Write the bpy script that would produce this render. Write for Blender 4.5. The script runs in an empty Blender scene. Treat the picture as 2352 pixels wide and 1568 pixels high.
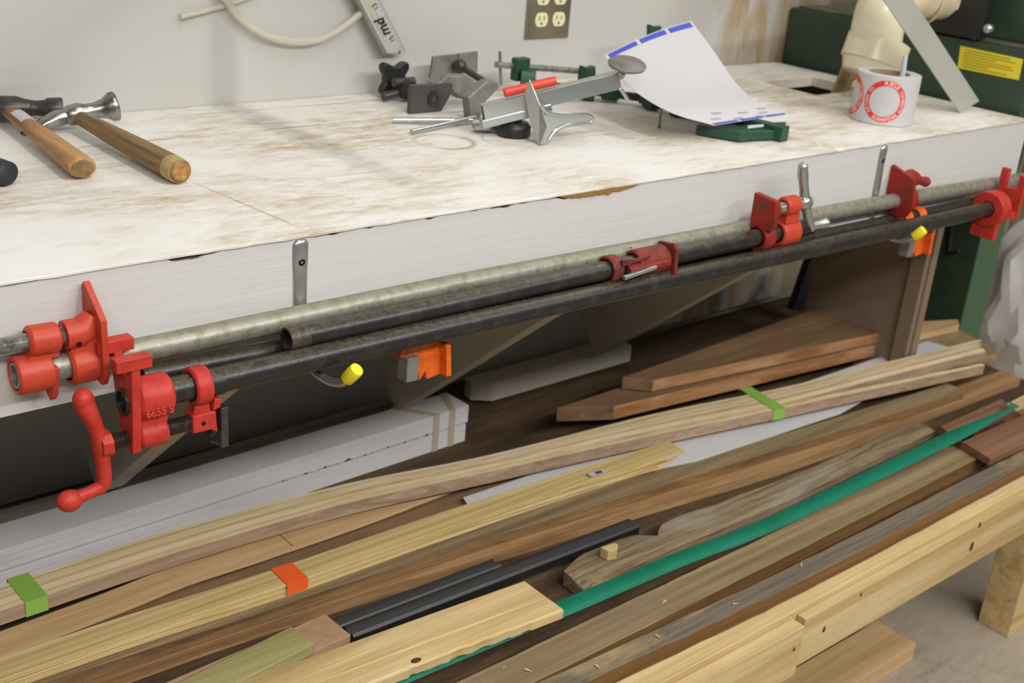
import bpy, bmesh, math, random
from mathutils import Vector as V, Matrix, noise as mnoise
random.seed(7)
S = bpy.context.scene
COL = S.collection

# ------------------------------------------------------------------ camera
FPX = 2779.2; CX, CY = 1176.0, 784.0; W, H = 2352, 1568
def _nrm(a): return V(a).normalized()
dX = _nrm((4570-CX, -75-CY, FPX)); dD = _nrm((600-CX, 7500-CY, FPX)); dZ = -dD
dY = dZ.cross(dX).normalized(); dZ = dX.cross(dY).normalized()
R = Matrix((dX, dY, dZ))            # camera (right, down, forward) -> world
CAM = V((-0.6966, -1.1388, 1.3320))
cam_d = bpy.data.cameras.new('camera'); cam = bpy.data.objects.new('camera', cam_d); COL.objects.link(cam)
right = R @ V((1, 0, 0)); up = R @ V((0, -1, 0)); back = R @ V((0, 0, -1))
cam.matrix_world = Matrix(((right.x, up.x, back.x, CAM.x), (right.y, up.y, back.y, CAM.y), (right.z, up.z, back.z, CAM.z), (0, 0, 0, 1)))
cam_d.sensor_width = 36; cam_d.lens = FPX/W*36; cam_d.clip_start = .05
cam_d.dof.use_dof = True; cam_d.dof.focus_distance = 1.42; cam_d.dof.aperture_fstop = 7.0
S.camera = cam
S.view_settings.view_transform = 'Standard'; S.view_settings.look = 'None'
S.view_settings.gamma = 1; S.view_settings.exposure = -0.12; S.view_settings.use_curve_mapping = False

# ------------------------------------------------------------------ light
wd = bpy.data.worlds.new('world'); S.world = wd; wd.use_nodes = True
bg = wd.node_tree.nodes['Background']; bg.inputs[0].default_value = (1.0, .98, .955, 1); bg.inputs[1].default_value = .18
def tube_light(name, loc, rot, sx, sy, power, col=(1, .98, .945)):
    l = bpy.data.lights.new(name, 'AREA'); l.shape = 'RECTANGLE'; l.size = sx; l.size_y = sy; l.energy = power; l.color = col
    o = bpy.data.objects.new(name, l); COL.objects.link(o); o.location = loc; o.rotation_euler = rot
    return o
tube_light('ceiling_light', (2.2, -.1, 2.75), (0, math.radians(35), 0), .25, 2.4, 15)
tube_light('ceiling_light', (.27, -1.25, 2.8), (math.radians(12), 0, 0), .10, 2.4, 30)
tube_light('ceiling_light', (-1.2, -2.6, 2.8), (math.radians(42), 0, math.radians(-15)), 2.4, .12, 70)
tube_light('ceiling_light', (1.5, -2.7, 2.8), (math.radians(42), 0, math.radians(10)), 2.4, .12, 70)

# ------------------------------------------------------------------ pixel -> point on a real plane
def ray(px, py): return R @ V((px-CX, py-CY, FPX))
def at_x(px, py, X): r = ray(px, py); return CAM + r*((X-CAM.x)/r.x)
def at_y(px, py, Y): r = ray(px, py); return CAM + r*((Y-CAM.y)/r.y)
def at_z(px, py, Z): r = ray(px, py); return CAM + r*((Z-CAM.z)/r.z)

# ------------------------------------------------------------------ materials
def srgb(c):
    if isinstance(c, str): c = tuple(int(c[i:i+2], 16) for i in (0, 2, 4))
    return tuple(((x/255)/12.92 if x/255 <= .04045 else ((x/255+.055)/1.055)**2.4) for x in c)+(1,)
MATS = {}
class NT:
    def __init__(s, name, rough=.6, metal=0, spec=.5):
        s.m = bpy.data.materials.new(name); s.m.use_nodes = True; s.t = s.m.node_tree; s.n = s.t.nodes; s.l = s.t.links
        s.b = s.n['Principled BSDF']; s.b.inputs['Roughness'].default_value = rough; s.b.inputs['Metallic'].default_value = metal
        s.b.inputs['Specular IOR Level'].default_value = spec
        s.tc = s.n.new('ShaderNodeTexCoord')
    def add(s, t, **k):
        n = s.n.new(t)
        for a, b in k.items(): setattr(n, a, b)
        return n
    def set(s, n, i, v):
        if hasattr(v, 'is_output') or isinstance(v, bpy.types.NodeSocket): s.l.new(v, n.inputs[i])
        else: n.inputs[i].default_value = v
    def noise(s, scale=(1, 1, 1), sc=1, detail=4, rough=.55, dist=0, off=(0, 0, 0), rnd=True):
        mp = s.add('ShaderNodeMapping'); mp.inputs['Scale'].default_value = scale; mp.inputs['Location'].default_value = off
        s.l.new(s.tc.outputs['Object'], mp.inputs['Vector']); src = mp.outputs[0]
        if rnd:
            oi = s.add('ShaderNodeObjectInfo'); ma = s.add('ShaderNodeVectorMath', operation='ADD'); mm = s.add('ShaderNodeMath', operation='MULTIPLY')
            s.l.new(oi.outputs['Random'], mm.inputs[0]); mm.inputs[1].default_value = 37.
            s.l.new(src, ma.inputs[0]); s.l.new(mm.outputs[0], ma.inputs[1]); src = ma.outputs[0]
        n = s.add('ShaderNodeTexNoise'); n.inputs['Scale'].default_value = sc; n.inputs['Detail'].default_value = detail
        n.inputs['Roughness'].default_value = rough; n.inputs['Distortion'].default_value = dist; s.l.new(src, n.inputs['Vector'])
        return n.outputs['Fac']
    def ramp(s, fac, stops, interp='LINEAR'):
        r = s.add('ShaderNodeValToRGB'); cr = r.color_ramp; cr.interpolation = interp
        while len(cr.elements) < len(stops): cr.elements.new(.5)
        for e, (p, c) in zip(cr.elements, stops):
            e.position = p; e.color = srgb(c) if not (isinstance(c, tuple) and len(c) == 4) else c
        s.l.new(fac, r.inputs[0]); return r.outputs[0]
    def mix(s, fac, a, b, mode='MIX'):
        m = s.add('ShaderNodeMix', data_type='RGBA', blend_type=mode)
        s.set(m, 0, fac); s.set(m, 6, a); s.set(m, 7, b); return m.outputs[2]
    def math(s, op, a, b=0., c=None):
        m = s.add('ShaderNodeMath', operation=op); s.set(m, 0, a); s.set(m, 1, b)
        if c is not None: s.set(m, 2, c)
        return m.outputs[0]
    def gray(s, v): return (v, v, v, 1)
    def col(s, c): s.set(s.b, 'Base Color', c)
    def bump(s, h, strength=.3, dist=.001):
        b = s.add('ShaderNodeBump'); b.inputs['Strength'].default_value = strength; b.inputs['Distance'].default_value = dist
        s.l.new(h, b.inputs['Height']); s.l.new(b.outputs[0], s.b.inputs['Normal'])
def reg(t): MATS[t.m.name] = t.m; return t.m

def wood(name, dark, mid, light, gx=1.2, gy=45, patch=.5, patchcol=None, rough=.75, bump=.4, fine=.25, dist=.6, lo=.32, hi=.68, vary=.12, knots=0, axis='x'):
    t = NT(name, rough, spec=.25)
    g = t.noise((gx, gy, gy) if axis == 'x' else (gy, gx, gy), 1, 6, .6, dist)
    c = t.ramp(g, [(lo, dark), ((lo+hi)/2, mid), (hi, light)])
    f = t.noise((gx*5, gy*9, gy*9) if axis == 'x' else (gy*9, gx*5, gy*9), 1, 3, .6)
    c = t.mix(fine, c, t.ramp(f, [(.3, (90, 80, 70)), (.7, (255, 255, 255))]), 'MULTIPLY')
    if patchcol is not None:
        p = t.noise((3.2, 11, 11), 1, 5, .6, .8)
        pm = t.ramp(p, [(.5, (0, 0, 0)), (.68, (255, 255, 255))])
        pf = t.math('MULTIPLY', pm, patch)
        c = t.mix(pf, c, srgb(patchcol))
    if knots:
        mp = t.add('ShaderNodeMapping'); mp.inputs['Scale'].default_value = (2.2, 9, 9); t.l.new(t.tc.outputs['Object'], mp.inputs[0])
        v = t.add('ShaderNodeTexVoronoi'); v.inputs['Scale'].default_value = 1; t.l.new(mp.outputs[0], v.inputs[0])
        k = t.ramp(v.outputs['Distance'], [(.04, (255, 255, 255)), (.11, (0, 0, 0))])
        c = t.mix(t.math('MULTIPLY', k, knots), c, srgb(dark))
    oi = t.add('ShaderNodeObjectInfo')
    v = t.math('MULTIPLY_ADD', oi.outputs['Random'], vary, 1-vary/2)
    hs = t.add('ShaderNodeHueSaturation'); t.l.new(c, hs.inputs['Color']); t.l.new(v, hs.inputs['Value'])
    t.col(hs.outputs[0]); h = t.math('ADD', g, t.math('MULTIPLY', f, .5)); t.bump(h, bump, .0012)
    return reg(t)

wood('oak_lath', 'd6bd8e', 'ecdab4', 'f5e9cf', gx=2, gy=130, rough=.6, bump=.15, lo=.3, hi=.7, vary=.22)
wood('oak_lath_warm', 'c7a468', 'e2c892', 'eedcb0', gx=2, gy=130, rough=.6, bump=.15, lo=.3, hi=.7, vary=.2)
wood('oak_side', '957b62', 'ad9379', 'bfa88f', gx=1.6, gy=60, rough=.65, bump=.15, dist=1.5, vary=.05)  # dark strip sides, partly shade painted in against the cream tops
wood('yellow_pine', 'bb9f62', 'dbc288', 'e8d49e', gx=1, gy=120, rough=.6, bump=.2, vary=.10, dist=.3)
wood('fresh_pine', 'b0925f', 'cdb27e', 'd9c394', gx=1, gy=26, rough=.65, bump=.25, patch=.35, patchcol='b5945c', knots=.5)
wood('tan_board', 'b8986c', 'cfae80', 'dabb90', gx=1, gy=30, rough=.65, bump=.2)
wood('weathered', '77674a', '968160', 'a8946f', gx=1.2, gy=55, patch=.5, patchcol='7a6a55', bump=.7, fine=.4, vary=.1, knots=.4)
wood('weathered_brown', '6b5034', '8b6b47', 'a08055', gx=1.2, gy=40, patch=.4, patchcol='79694e', bump=.6, fine=.4, vary=.1, knots=.5)
wood('weathered_grey', '5f5a55', '7c7263', '97835f', gx=1.4, gy=70, patch=.7, patchcol='b39b6c', bump=.9, fine=.45, knots=.5, dist=1.2)
wood('sawn_brown', '5e4224', '7b5a34', '8d6a40', gx=1.2, gy=40, bump=.4, knots=.3)
wood('driftwood', '5a4a38', '8f7d5f', 'a59474', gx=2.5, gy=60, patch=.5, patchcol='a29a8e', bump=1.2, fine=.45, dist=1.8, knots=.5)
wood('reddish', '80603f', 'a07b54', 'b8966b', gx=1.2, gy=35, patch=.3, patchcol='7b5a44', bump=.3, knots=.3)
wood('walnut', '684834', '825e48', '946e56', gx=1.2, gy=35, patch=.3, patchcol='7b5a44', bump=.3)
wood('brown_plank', '6b513a', '85694b', '957858', gx=1.2, gy=25, bump=.3, patch=.4, patchcol='5e4a37')
wood('orange_edge', '8a5a34', 'b17f55', 'cc9f7a', gx=1.6, gy=30, bump=.4, knots=.6, patch=.4, patchcol='c8a078')
wood('mdf', 'a58263', 'b08d6e', 'b89678', gx=40, gy=40, bump=.1, fine=.1, vary=.05)
wood('mdf_dark', '867050', '98825f', 'a6906b', gx=40, gy=40, bump=.1, fine=.15, vary=.05)
wood('treated', '8f8752', 'a9a069', 'bab27c', gx=1, gy=40, bump=.3, patch=.4, patchcol='9a9a66')
wood('handle_wood', '8a6238', 'b3854f', 'c79b66', gx=3, gy=80, axis='y', rough=.42, bump=.1, patch=.3, patchcol='9b7244', vary=0)
wood('handle_old', '6b5336', '8d7148', 'a2865a', gx=4, gy=90, axis='y', rough=.5, bump=.2, patch=.5, patchcol='7d6038', vary=0)
wood('deck_ply', '3f3122', '584633', '6c5740', gx=3, gy=25, bump=.4, fine=.4, patch=.5, patchcol='40301f')
wood('tan_post', 'a8935f', 'bfaa78', 'cbb88a', gx=2, gy=20, bump=.1)

def plain(name, c, rough=.5, metal=0, spec=.5, var=None, bump=0, bs=300, vs=25, vlo=.45, vhi=.65, coat=0, dust=0):
    t = NT(name, rough, metal, spec); cc = srgb(c)
    if var:
        n = t.noise((1, 1, 1), vs, 6, .65); cc = t.mix(t.ramp(n, [(vlo, (0, 0, 0)), (vhi, (255, 255, 255))]), srgb(c), srgb(var))
    if dust:      # sawdust settled on upward faces
        gm = t.add('ShaderNodeNewGeometry'); sp = t.add('ShaderNodeSeparateXYZ'); t.l.new(gm.outputs['Normal'], sp.inputs[0])
        m_ = t.math('MULTIPLY', t.ramp(sp.outputs[2], [(.45, (0, 0, 0)), (.95, (255, 255, 255))]), t.ramp(t.noise((1, 1, 1), 140, 5, .7), [(.35, (0, 0, 0)), (.65, (255, 255, 255))]))
        cc = t.mix(t.math('MULTIPLY', m_, dust), cc, srgb('95855f'))
    t.col(cc)
    if bump: t.bump(t.noise((1, 1, 1), bs, 3), bump, .001)
    if coat: t.b.inputs['Coat Weight'].default_value = coat; t.b.inputs['Coat Roughness'].default_value = .2
    return reg(t)
plain('clamp_red', 'b8372c', .45, spec=.3, var='a82c22', bump=.25, bs=500, vs=60)
plain('clamp_orange_red', 'b8402a', .42, spec=.35, var='7c4030', vs=90, vlo=.62, vhi=.7, bump=.3, bs=300)
plain('clamp_dark_red', '941f17', .45, spec=.35, var='6e2a20', vs=40, bump=.3)
plain('clamp_rust_red', '7c2a20', .5, spec=.35, var='4c2a22', vs=50, bump=.4)
plain('clamp_orange', 'dd6416', .5, var='c4520f', vs=60, bump=.3)
plain('black_pipe', '2d2a2a', .3, .3, var='4a4640', vs=40, vlo=.5, vhi=.8, bump=.3, bs=600, dust=.3)
plain('galvanised', '97978c', .45, .5, var='7f7c68', vs=75, dust=.5, bump=.2, bs=400)
plain('zinc', 'b4b8b6', .24, .8)
plain('crack_dark', '4a3a26', .8)
plain('bar_grey', 'b2b1a6', .5, .3)
plain('thread_metal', '7f7668', .4, .7, var='5e574c', vs=200)
plain('steel', 'a3a39e', .3, .95, var='6f6f6a', vs=50)
plain('dark_steel', '4c4a46', .38, .5, var='3a3734', vs=60)
plain('screw_steel', 'b5b3ad', .3, .7, var='77756e', vs=120)
plain('black_screw', '3c3a33', .4, .7, var='57513c', vs=120)
plain('aluminium', 'c4c7c1', .42, .35, var='c0bda2', vs=30)
plain('cast_grey', '807e78', .5, .25, var='6c6a65', vs=50)
plain('dark_plate', '4b4948', .5, .3)
plain('black_plastic', '1f1e1e', .42)
plain('black_rubber', '23262b', .6)
plain('red_plastic', 'd8402c', .4)
plain('yellow_cap', 'efdc2a', .4)
plain('green_metal', '17452f', .4, 0, var='1f4a36', vs=30)
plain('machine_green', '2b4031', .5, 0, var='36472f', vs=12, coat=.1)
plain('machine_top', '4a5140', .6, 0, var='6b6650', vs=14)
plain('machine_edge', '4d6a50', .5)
plain('green_strip', '12765b', .36, var='10694f', vs=8)
plain('green_tape', '8cb850', .6, bump=.2, bs=200)
plain('orange_tape', 'f4622a', .55, bump=.1)
plain('tan_band', 'b9aa92', .6)
plain('white_mdf', 'd6d3d3', .55, var='cfcccb', vs=6)
plain('white_sheet', 'cfcfd1', .45, var='c8c8ca', vs=5)
plain('paper', 'bebcbd', .7)
plain('paper_blue', '3d49b8', .6)
plain('paper_grey', '9696a2', .6)
plain('ink', '22241f', .6)
plain('ink_soft', '7a7c72', .6)
plain('label_red', 'cf3420', .5)
plain('label_pink', 'f0c6c0', .5)
plain('label_yellow', 'e3cf33', .5)
plain('label_ink', '8f8426', .5)
plain('card', '9a8464', .8)
plain('pvc', 'e2d8bc', .3, var='cfc198', vs=9, spec=.5, coat=.2)
plain('ivory', 'd8d6ac', .4)
plain('slot', '4a4532', .6)
plain('plate_steel', '8d8370', .35, .7)
plain('marker_blue', 'b8c0cc', .4)
plain('screw_dark', '2b2a28', .4, .8)
plain('wall_tan', '9c8f7b', .8, var='8c7f6a', vs=3)
t = NT('plastic_bag', .3); t.col(srgb('d8d3cc')); t.b.inputs['Transmission Weight'].default_value = .1; reg(t)
t = NT('clear_tube', .15); t.col(srgb('e9e4d6')); t.b.inputs['Transmission Weight'].default_value = .6; t.b.inputs['IOR'].default_value = 1.25; reg(t)

def painted(name, base, tints, grain=.35, dirt=.8, gx=2.0, gy=60, dlo=.5, dhi=.66, rough=.55, extra=None, speck=True):
    t = NT(name, rough, spec=.4)
    d = t.noise((2.6, 4.2, 4.2), 1, 8, .72, .3, rnd=False)
    d2 = t.noise((16, 55, 55), 1, 8, .78, .3, off=(3, 1, 2), rnd=False)
    m = t.math('MULTIPLY', t.ramp(d, [(dlo, (0, 0, 0)), (dhi, (255, 255, 255))]), t.ramp(d2, [(.38, (40, 40, 40)), (.62, (255, 255, 255))]))
    c = t.mix(t.math('MULTIPLY', m, dirt), srgb(base), srgb(tints))
    if speck:
        s = t.noise((90, 90, 90), 1, 2, .5, off=(9, 4, 1), rnd=False)
        c = t.mix(t.ramp(s, [(.76, (0, 0, 0)), (.79, (255, 255, 255))]), c, srgb('6d5a3c'))
    if extra: c = extra(t, c)
    t.col(c); g = t.noise((gx, gy, gy), 1, 5, .6, .4, rnd=False); t.bump(g, grain, .0015)
    return reg(t)
def lines(t, c, segs, colr, rings=()):
    # worn joint lines and cup rings on the bench top (positions in metres)
    sp = t.add('ShaderNodeSeparateXYZ'); t.l.new(t.tc.outputs['Object'], sp.inputs[0])
    x, y = sp.outputs[0], sp.outputs[1]
    nz = t.noise((9, 9, 9), 1, 3, .6, rnd=False)
    br = t.ramp(nz, [(.36, (60, 60, 60)), (.6, (255, 255, 255))])
    for (x0, y0, x1, y1, w, s) in segs:
        L = math.hypot(x1-x0, y1-y0); ux, uy = (x1-x0)/L, (y1-y0)/L
        dx = t.math('SUBTRACT', x, x0); dy = t.math('SUBTRACT', y, y0)
        al = t.math('ADD', t.math('MULTIPLY', dx, ux), t.math('MULTIPLY', dy, uy))
        ac = t.math('ABSOLUTE', t.math('SUBTRACT', t.math('MULTIPLY', dx, -uy), t.math('MULTIPLY', dy, -ux)))
        inside = t.math('MULTIPLY', t.math('GREATER_THAN', al, 0.), t.math('LESS_THAN', al, L))
        f = t.math('MULTIPLY', t.math('SUBTRACT', 1., t.math('MINIMUM', t.math('DIVIDE', ac, w), 1.)), inside)
        f = t.math('MULTIPLY', t.math('MULTIPLY', f, br), s)
        c = t.mix(f, c, srgb(colr))
    for (cx, cy, r, w, s) in rings:
        dx = t.math('SUBTRACT', x, cx); dy = t.math('SUBTRACT', y, cy)
        rr = t.math('SQRT', t.math('ADD', t.math('MULTIPLY', dx, dx), t.math('MULTIPLY', dy, dy)))
        f = t.math('SUBTRACT', 1., t.math('MINIMUM', t.math('DIVIDE', t.math('ABSOLUTE', t.math('SUBTRACT', rr, r)), w), 1.))
        c = t.mix(t.math('MULTIPLY', t.math('MULTIPLY', f, br), s), c, srgb(colr))
    return c
def p2(px, py, z=.9): q = at_z(px, py, z); return (q.x, q.y)
def seg(a, b, w, s): return p2(*a)+p2(*b)+(w, s)
def bench_extra(t, c):
    return lines(t, c, [seg((180, 338), (1500, 215), .005, .9), seg((265, 277), (1700, 165), .004, .8), seg((442, 418), (705, 530), .003, .95),
                        seg((150, 470), (620, 400), .003, .3)], '8d7446',
                 [p2(1020, 325)+(.046, .008, .75), p2(1030, 328)+(.038, .004, .45), p2(750, 462)+(.034, .0016, .6), p2(1180, 320)+(.05, .005, .35), p2(790, 290)+(.04, .006, .35)])
painted('bench_top_paint', 'e3e1dc', 'a5864c', extra=bench_extra, dlo=.40, dhi=.62, dirt=.85, grain=.35)
painted('bench_edge_paint', 'c5c4c1', 'b7ad98', dlo=.6, dhi=.75, grain=.5, gx=4, gy=80, dirt=.5, speck=False)
def wall_extra(t, c):
    sp = t.add('ShaderNodeSeparateXYZ'); t.l.new(t.tc.outputs['Object'], sp.inputs[0])
    n = t.noise((11, 1, 2.2), 1, 5, .6, .6, rnd=False)
    xf = t.ramp(t.math('MULTIPLY', sp.outputs[0], .5), [(.60, (0, 0, 0)), (.78, (255, 255, 255))])
    return t.mix(t.math('MULTIPLY', t.math('MULTIPLY', xf, t.ramp(n, [(.44, (0, 0, 0)), (.6, (255, 255, 255))])), .8), c, srgb('9c7f4a'))
painted('wall_paint', 'b9b7b2', 'a8946a', dlo=.62, dhi=.8, grain=.4, gx=3, gy=50, dirt=.4, speck=False, extra=wall_extra)
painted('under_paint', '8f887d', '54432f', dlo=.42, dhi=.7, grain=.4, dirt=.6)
painted('brace_paint', 'b5ada0', '8b7656', dlo=.5, dhi=.75, grain=.3, dirt=.5)
painted('panel_brown', '8a7763', '5d4a38', grain=.3, dirt=.5, dlo=.4)
def floor_extra(t, c):
    q = at_z(2170, 1540, -.09)
    sp = t.add('ShaderNodeVectorMath', operation='DISTANCE'); t.l.new(t.tc.outputs['Object'], sp.inputs[0]); sp.inputs[1].default_value = q
    n = t.noise((22, 22, 22), 1, 4, rnd=False)
    d = t.math('ADD', sp.outputs['Value'], t.math('MULTIPLY', n, .12))
    return t.mix(t.ramp(d, [(.085, (255, 255, 255)), (.11, (0, 0, 0))]), c, srgb('5d4c66'))
painted('concrete', 'a89c8b', '7d6f60', dlo=.35, dhi=.7, grain=.3, gx=30, gy=30, dirt=.8, extra=floor_extra)
painted('exposed_ply', '8d6a33', '5d4320', grain=.6, speck=False)

# ------------------------------------------------------------------ mesh helpers
class MB:
    def __init__(s): s.b = bmesh.new()
    def box(s, lo, hi, M=None):
        lo, hi = V(lo), V(hi); vs = [s.b.verts.new((M @ V((x, y, z))) if M else (x, y, z)) for x in (lo.x, hi.x) for y in (lo.y, hi.y) for z in (lo.z, hi.z)]
        for f in ((0, 1, 3, 2), (4, 6, 7, 5), (0, 4, 5, 1), (2, 3, 7, 6), (0, 2, 6, 4), (1, 5, 7, 3)): s.b.faces.new([vs[i] for i in f])
        return s
    def loft(s, rings, cap=True, closed=False):
        rs = [[s.b.verts.new(p) for p in r] for r in rings]; n = len(rs[0])
        rr = rs+[rs[0]] if closed else rs
        for a, b in zip(rr[:-1], rr[1:]):
            for i in range(n): s.b.faces.new((a[i], a[(i+1) % n], b[(i+1) % n], b[i]))
        if cap and not closed:
            s.b.faces.new(list(reversed(rs[0]))); s.b.faces.new(rs[-1])
        return s
    def circ(s, c, ax, ra, rb=None, n=24, up=None):
        ax = V(ax).normalized(); u = V(up) if up else (V((0, 0, 1)) if abs(ax.z) < .9 else V((1, 0, 0)))
        e1 = (u-ax*u.dot(ax)).normalized(); e2 = ax.cross(e1); rb = ra if rb is None else rb
        return [V(c)+e1*(ra*math.cos(2*math.pi*i/n))+e2*(rb*math.sin(2*math.pi*i/n)) for i in range(n)]
    def cyl(s, p0, p1, r0, r1=None, n=24):
        r1 = r0 if r1 is None else r1; a = V(p1)-V(p0); return s.loft([s.circ(p0, a, r0, n=n), s.circ(p1, a, r1, n=n)])
    def lathe(s, p0, ax, prof, n=28, up=None):
        ax = V(ax).normalized(); return s.loft([s.circ(V(p0)+ax*d, ax, max(r, 1e-4), n=n, up=up) for d, r in prof])
    def ring(s, p0, p1, ri, ro, n=28, ch=0.0):
        p0, p1 = V(p0), V(p1); a = (p1-p0).normalized(); c = ch
        rg = [s.circ(p0, a, ri, n=n), s.circ(p0, a, ro-c, n=n)]+([s.circ(p0+a*c, a, ro, n=n), s.circ(p1-a*c, a, ro, n=n)] if c else [])+[s.circ(p1, a, ro-c, n=n), s.circ(p1, a, ri, n=n)]
        if not c: pass
        return s.loft(rg, closed=True)
    def tube(s, pts, r, n=16, up=None, rb=None, cap=True):
        pts = [V(p) for p in pts]; rg = []
        rs = r if isinstance(r, (list, tuple)) else [r]*len(pts); rbs = rb if isinstance(rb, (list, tuple)) else ([rb]*len(pts) if rb else rs)
        prev = None
        for i, p in enumerate(pts):
            a = (pts[min(i+1, len(pts)-1)]-pts[max(i-1, 0)]).normalized()
            u = V(up) if up else (prev if prev is not None else (V((0, 0, 1)) if abs(a.z) < .8 else V((1, 0, 0))))
            e1 = (u-a*u.dot(a)).normalized(); prev = e1; e2 = a.cross(e1)
            rg.append([p+e1*(rs[i]*math.cos(2*math.pi*k/n))+e2*(rbs[i]*math.sin(2*math.pi*k/n)) for k in range(n)])
        return s.loft(rg, cap)
    def prism(s, poly, ext):
        ext = V(ext); return s.loft([[V(p) for p in poly], [V(p)+ext for p in poly]])
    def sphere(s, c, r, sx=1, sy=1, sz=1, n=16):
        bmesh.ops.create_uvsphere(s.b, u_segments=n, v_segments=n//2+2, radius=r, matrix=Matrix.Translation(c) @ Matrix.Diagonal((sx, sy, sz, 1))); return s
    def build(s, name, mat, parent=None, bevel=0, smooth=35, origin=None, sub=0):
        bmesh.ops.recalc_face_normals(s.b, faces=s.b.faces)
        vs = s.b.verts
        if origin is None:
            lo = V((min(v.co.x for v in vs), min(v.co.y for v in vs), min(v.co.z for v in vs))); hi = V((max(v.co.x for v in vs), max(v.co.y for v in vs), max(v.co.z for v in vs)))
            origin = V(((lo.x+hi.x)/2, (lo.y+hi.y)/2, lo.z))
        origin = V(origin)
        for v in vs: v.co -= origin
        for f in s.b.faces: f.smooth = True
        for e in s.b.edges:
            if len(e.link_faces) != 2 or e.calc_face_angle(3.2) > math.radians(smooth): e.smooth = False
        me = bpy.data.meshes.new(name); s.b.to_mesh(me); s.b.free()
        o = bpy.data.objects.new(name, me); COL.objects.link(o)
        if mat: me.materials.append(MATS[mat])
        if parent is not None:
            pw = V((0, 0, 0)); q = parent
            while q is not None: pw += V(q.location); q = q.parent
            o.parent = parent; o.location = origin-pw
        else: o.location = origin
        if bevel:
            b = o.modifiers.new('bevel', 'BEVEL'); b.width = bevel; b.segments = 2; b.limit_method = 'ANGLE'; b.angle_limit = math.radians(40); b.harden_normals = True
        if sub:
            b = o.modifiers.new('sub', 'SUBSURF'); b.levels = b.render_levels = sub
        return o
def box(name, lo, hi, mat, parent=None, bevel=.001, M=None): return MB().box(lo, hi, M).build(name, mat, parent, bevel)
def empty(name, loc):
    o = bpy.data.objects.new(name, None); COL.objects.link(o); o.location = loc; o.empty_display_size = .05; return o
def tag(o, label, cat, group=None):
    o['label'] = label; o['category'] = cat
    if group: o['group'] = group
    return o
def struct(o): o['kind'] = 'structure'; return o
def txt(body, name, mat, parent, origin, xdir, ydir, size, ext=.0002, italic=False, align='CENTER', bold=0):
    cu = bpy.data.curves.new('t', 'FONT'); cu.body = body; cu.size = size; cu.extrude = ext; cu.align_x = align; cu.align_y = 'CENTER'; cu.offset = bold
    if italic: cu.shear = .3
    o = bpy.data.objects.new('t', cu); COL.objects.link(o)
    dg = bpy.context.evaluated_depsgraph_get(); me = bpy.data.meshes.new_from_object(o.evaluated_get(dg)); bpy.data.objects.remove(o)
    x = V(xdir).normalized(); y = V(ydir); y = (y-x*y.dot(x)).normalized(); z = x.cross(y)
    b = MB(); b.b.from_mesh(me)
    for v in b.b.verts: v.co = V(origin)+x*v.co.x+y*v.co.y+z*v.co.z
    bpy.data.meshes.remove(me)
    return b.build(name, mat, parent, smooth=20)
def spline(pts, n):
    pts = [V(p) for p in pts]
    if len(pts) == 2: return [pts[0].lerp(pts[1], i/n) for i in range(n+1)]
    out = []; P = [pts[0]*2-pts[1]]+pts+[pts[-1]*2-pts[-2]]; per = max(1, n//(len(pts)-1))
    for i in range(1, len(P)-2):
        a, b, c, d = P[i-1], P[i], P[i+1], P[i+2]
        for k in range(per):
            t = k/per; out.append(.5*((2*b)+(c-a)*t+(2*a-5*b+4*c-d)*t*t+(3*b-a-3*c+d)*t**3))
    out.append(pts[-1]); return out
def plank(name, pts, w, th, mat, parent=None, bevel=.0012, n=12, rough=0, skew0=0, skew1=0, side=None):
    """pts: world points of the near upper edge; width w runs away from the camera, thickness th down."""
    P = spline(pts, n); rg = []
    for i, p in enumerate(P):
        a = (P[min(i+1, len(P)-1)]-P[max(i-1, 0)]); a.z = 0; a.normalize(); q = V((-a.y, a.x, 0))
        sk = a*(skew0 if i == 0 else skew1 if i == len(P)-1 else 0)
        c = [p, p+q*w+sk, p+q*w+sk-V((0, 0, th)), p-V((0, 0, th))]
        if rough: c = [v+V((0, mnoise.noise(v*23)*rough, mnoise.noise(v*31+V((5, 5, 5)))*rough*(.0 if v.z < p.z-.001 else .6))) for v in c]
        rg.append(c)
    o = MB().loft(rg).build(name, mat, parent, bevel)
    if side:      # sawn faces browner than weathered tops; on oak strips partly painted side shade
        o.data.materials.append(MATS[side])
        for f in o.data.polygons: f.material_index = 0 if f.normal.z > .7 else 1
    return o
def PZ(lst, z):
    zs = z if isinstance(z, (list, tuple)) else [z]*len(lst)
    return [at_z(px, py, zz) for (px, py), zz in zip(lst, zs)]
def extl(pts, d):           # continue a point list by d metres past its first point
    a = (pts[0]-pts[1]).normalized(); return [pts[0]+a*d]+pts
def extr(pts, d):
    a = (pts[-1]-pts[-2]).normalized(); return pts+[pts[-1]+a*d]

# ================================================================== SETTING
FL = -.09
o = struct(box('floor', (-3, -4, FL-.05), (5, .75, FL), 'concrete', bevel=0))
o = struct(MB().box((-3, .64, .28), (1.86, .66, 2.3)).build('wall_back', 'wall_paint', origin=(0, 0, 0)))
struct(MB().box((-3, .66, FL), (5, .74, .279)).build('wall_lower', 'under_paint'))
struct(MB().box((1.861, .66, .28), (5, .74, 2.3)).build('wall_far', 'wall_tan'))
struct(MB().box((3.1, -1.2, FL), (3.2, .655, 2.3)).build('wall_right', 'wall_tan'))

# ================================================================== WORKBENCH
wb = tag(empty('workbench', (.4, .3, FL)), 'long white painted workbench with stained worn top and deep front board', 'workbench')
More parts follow.
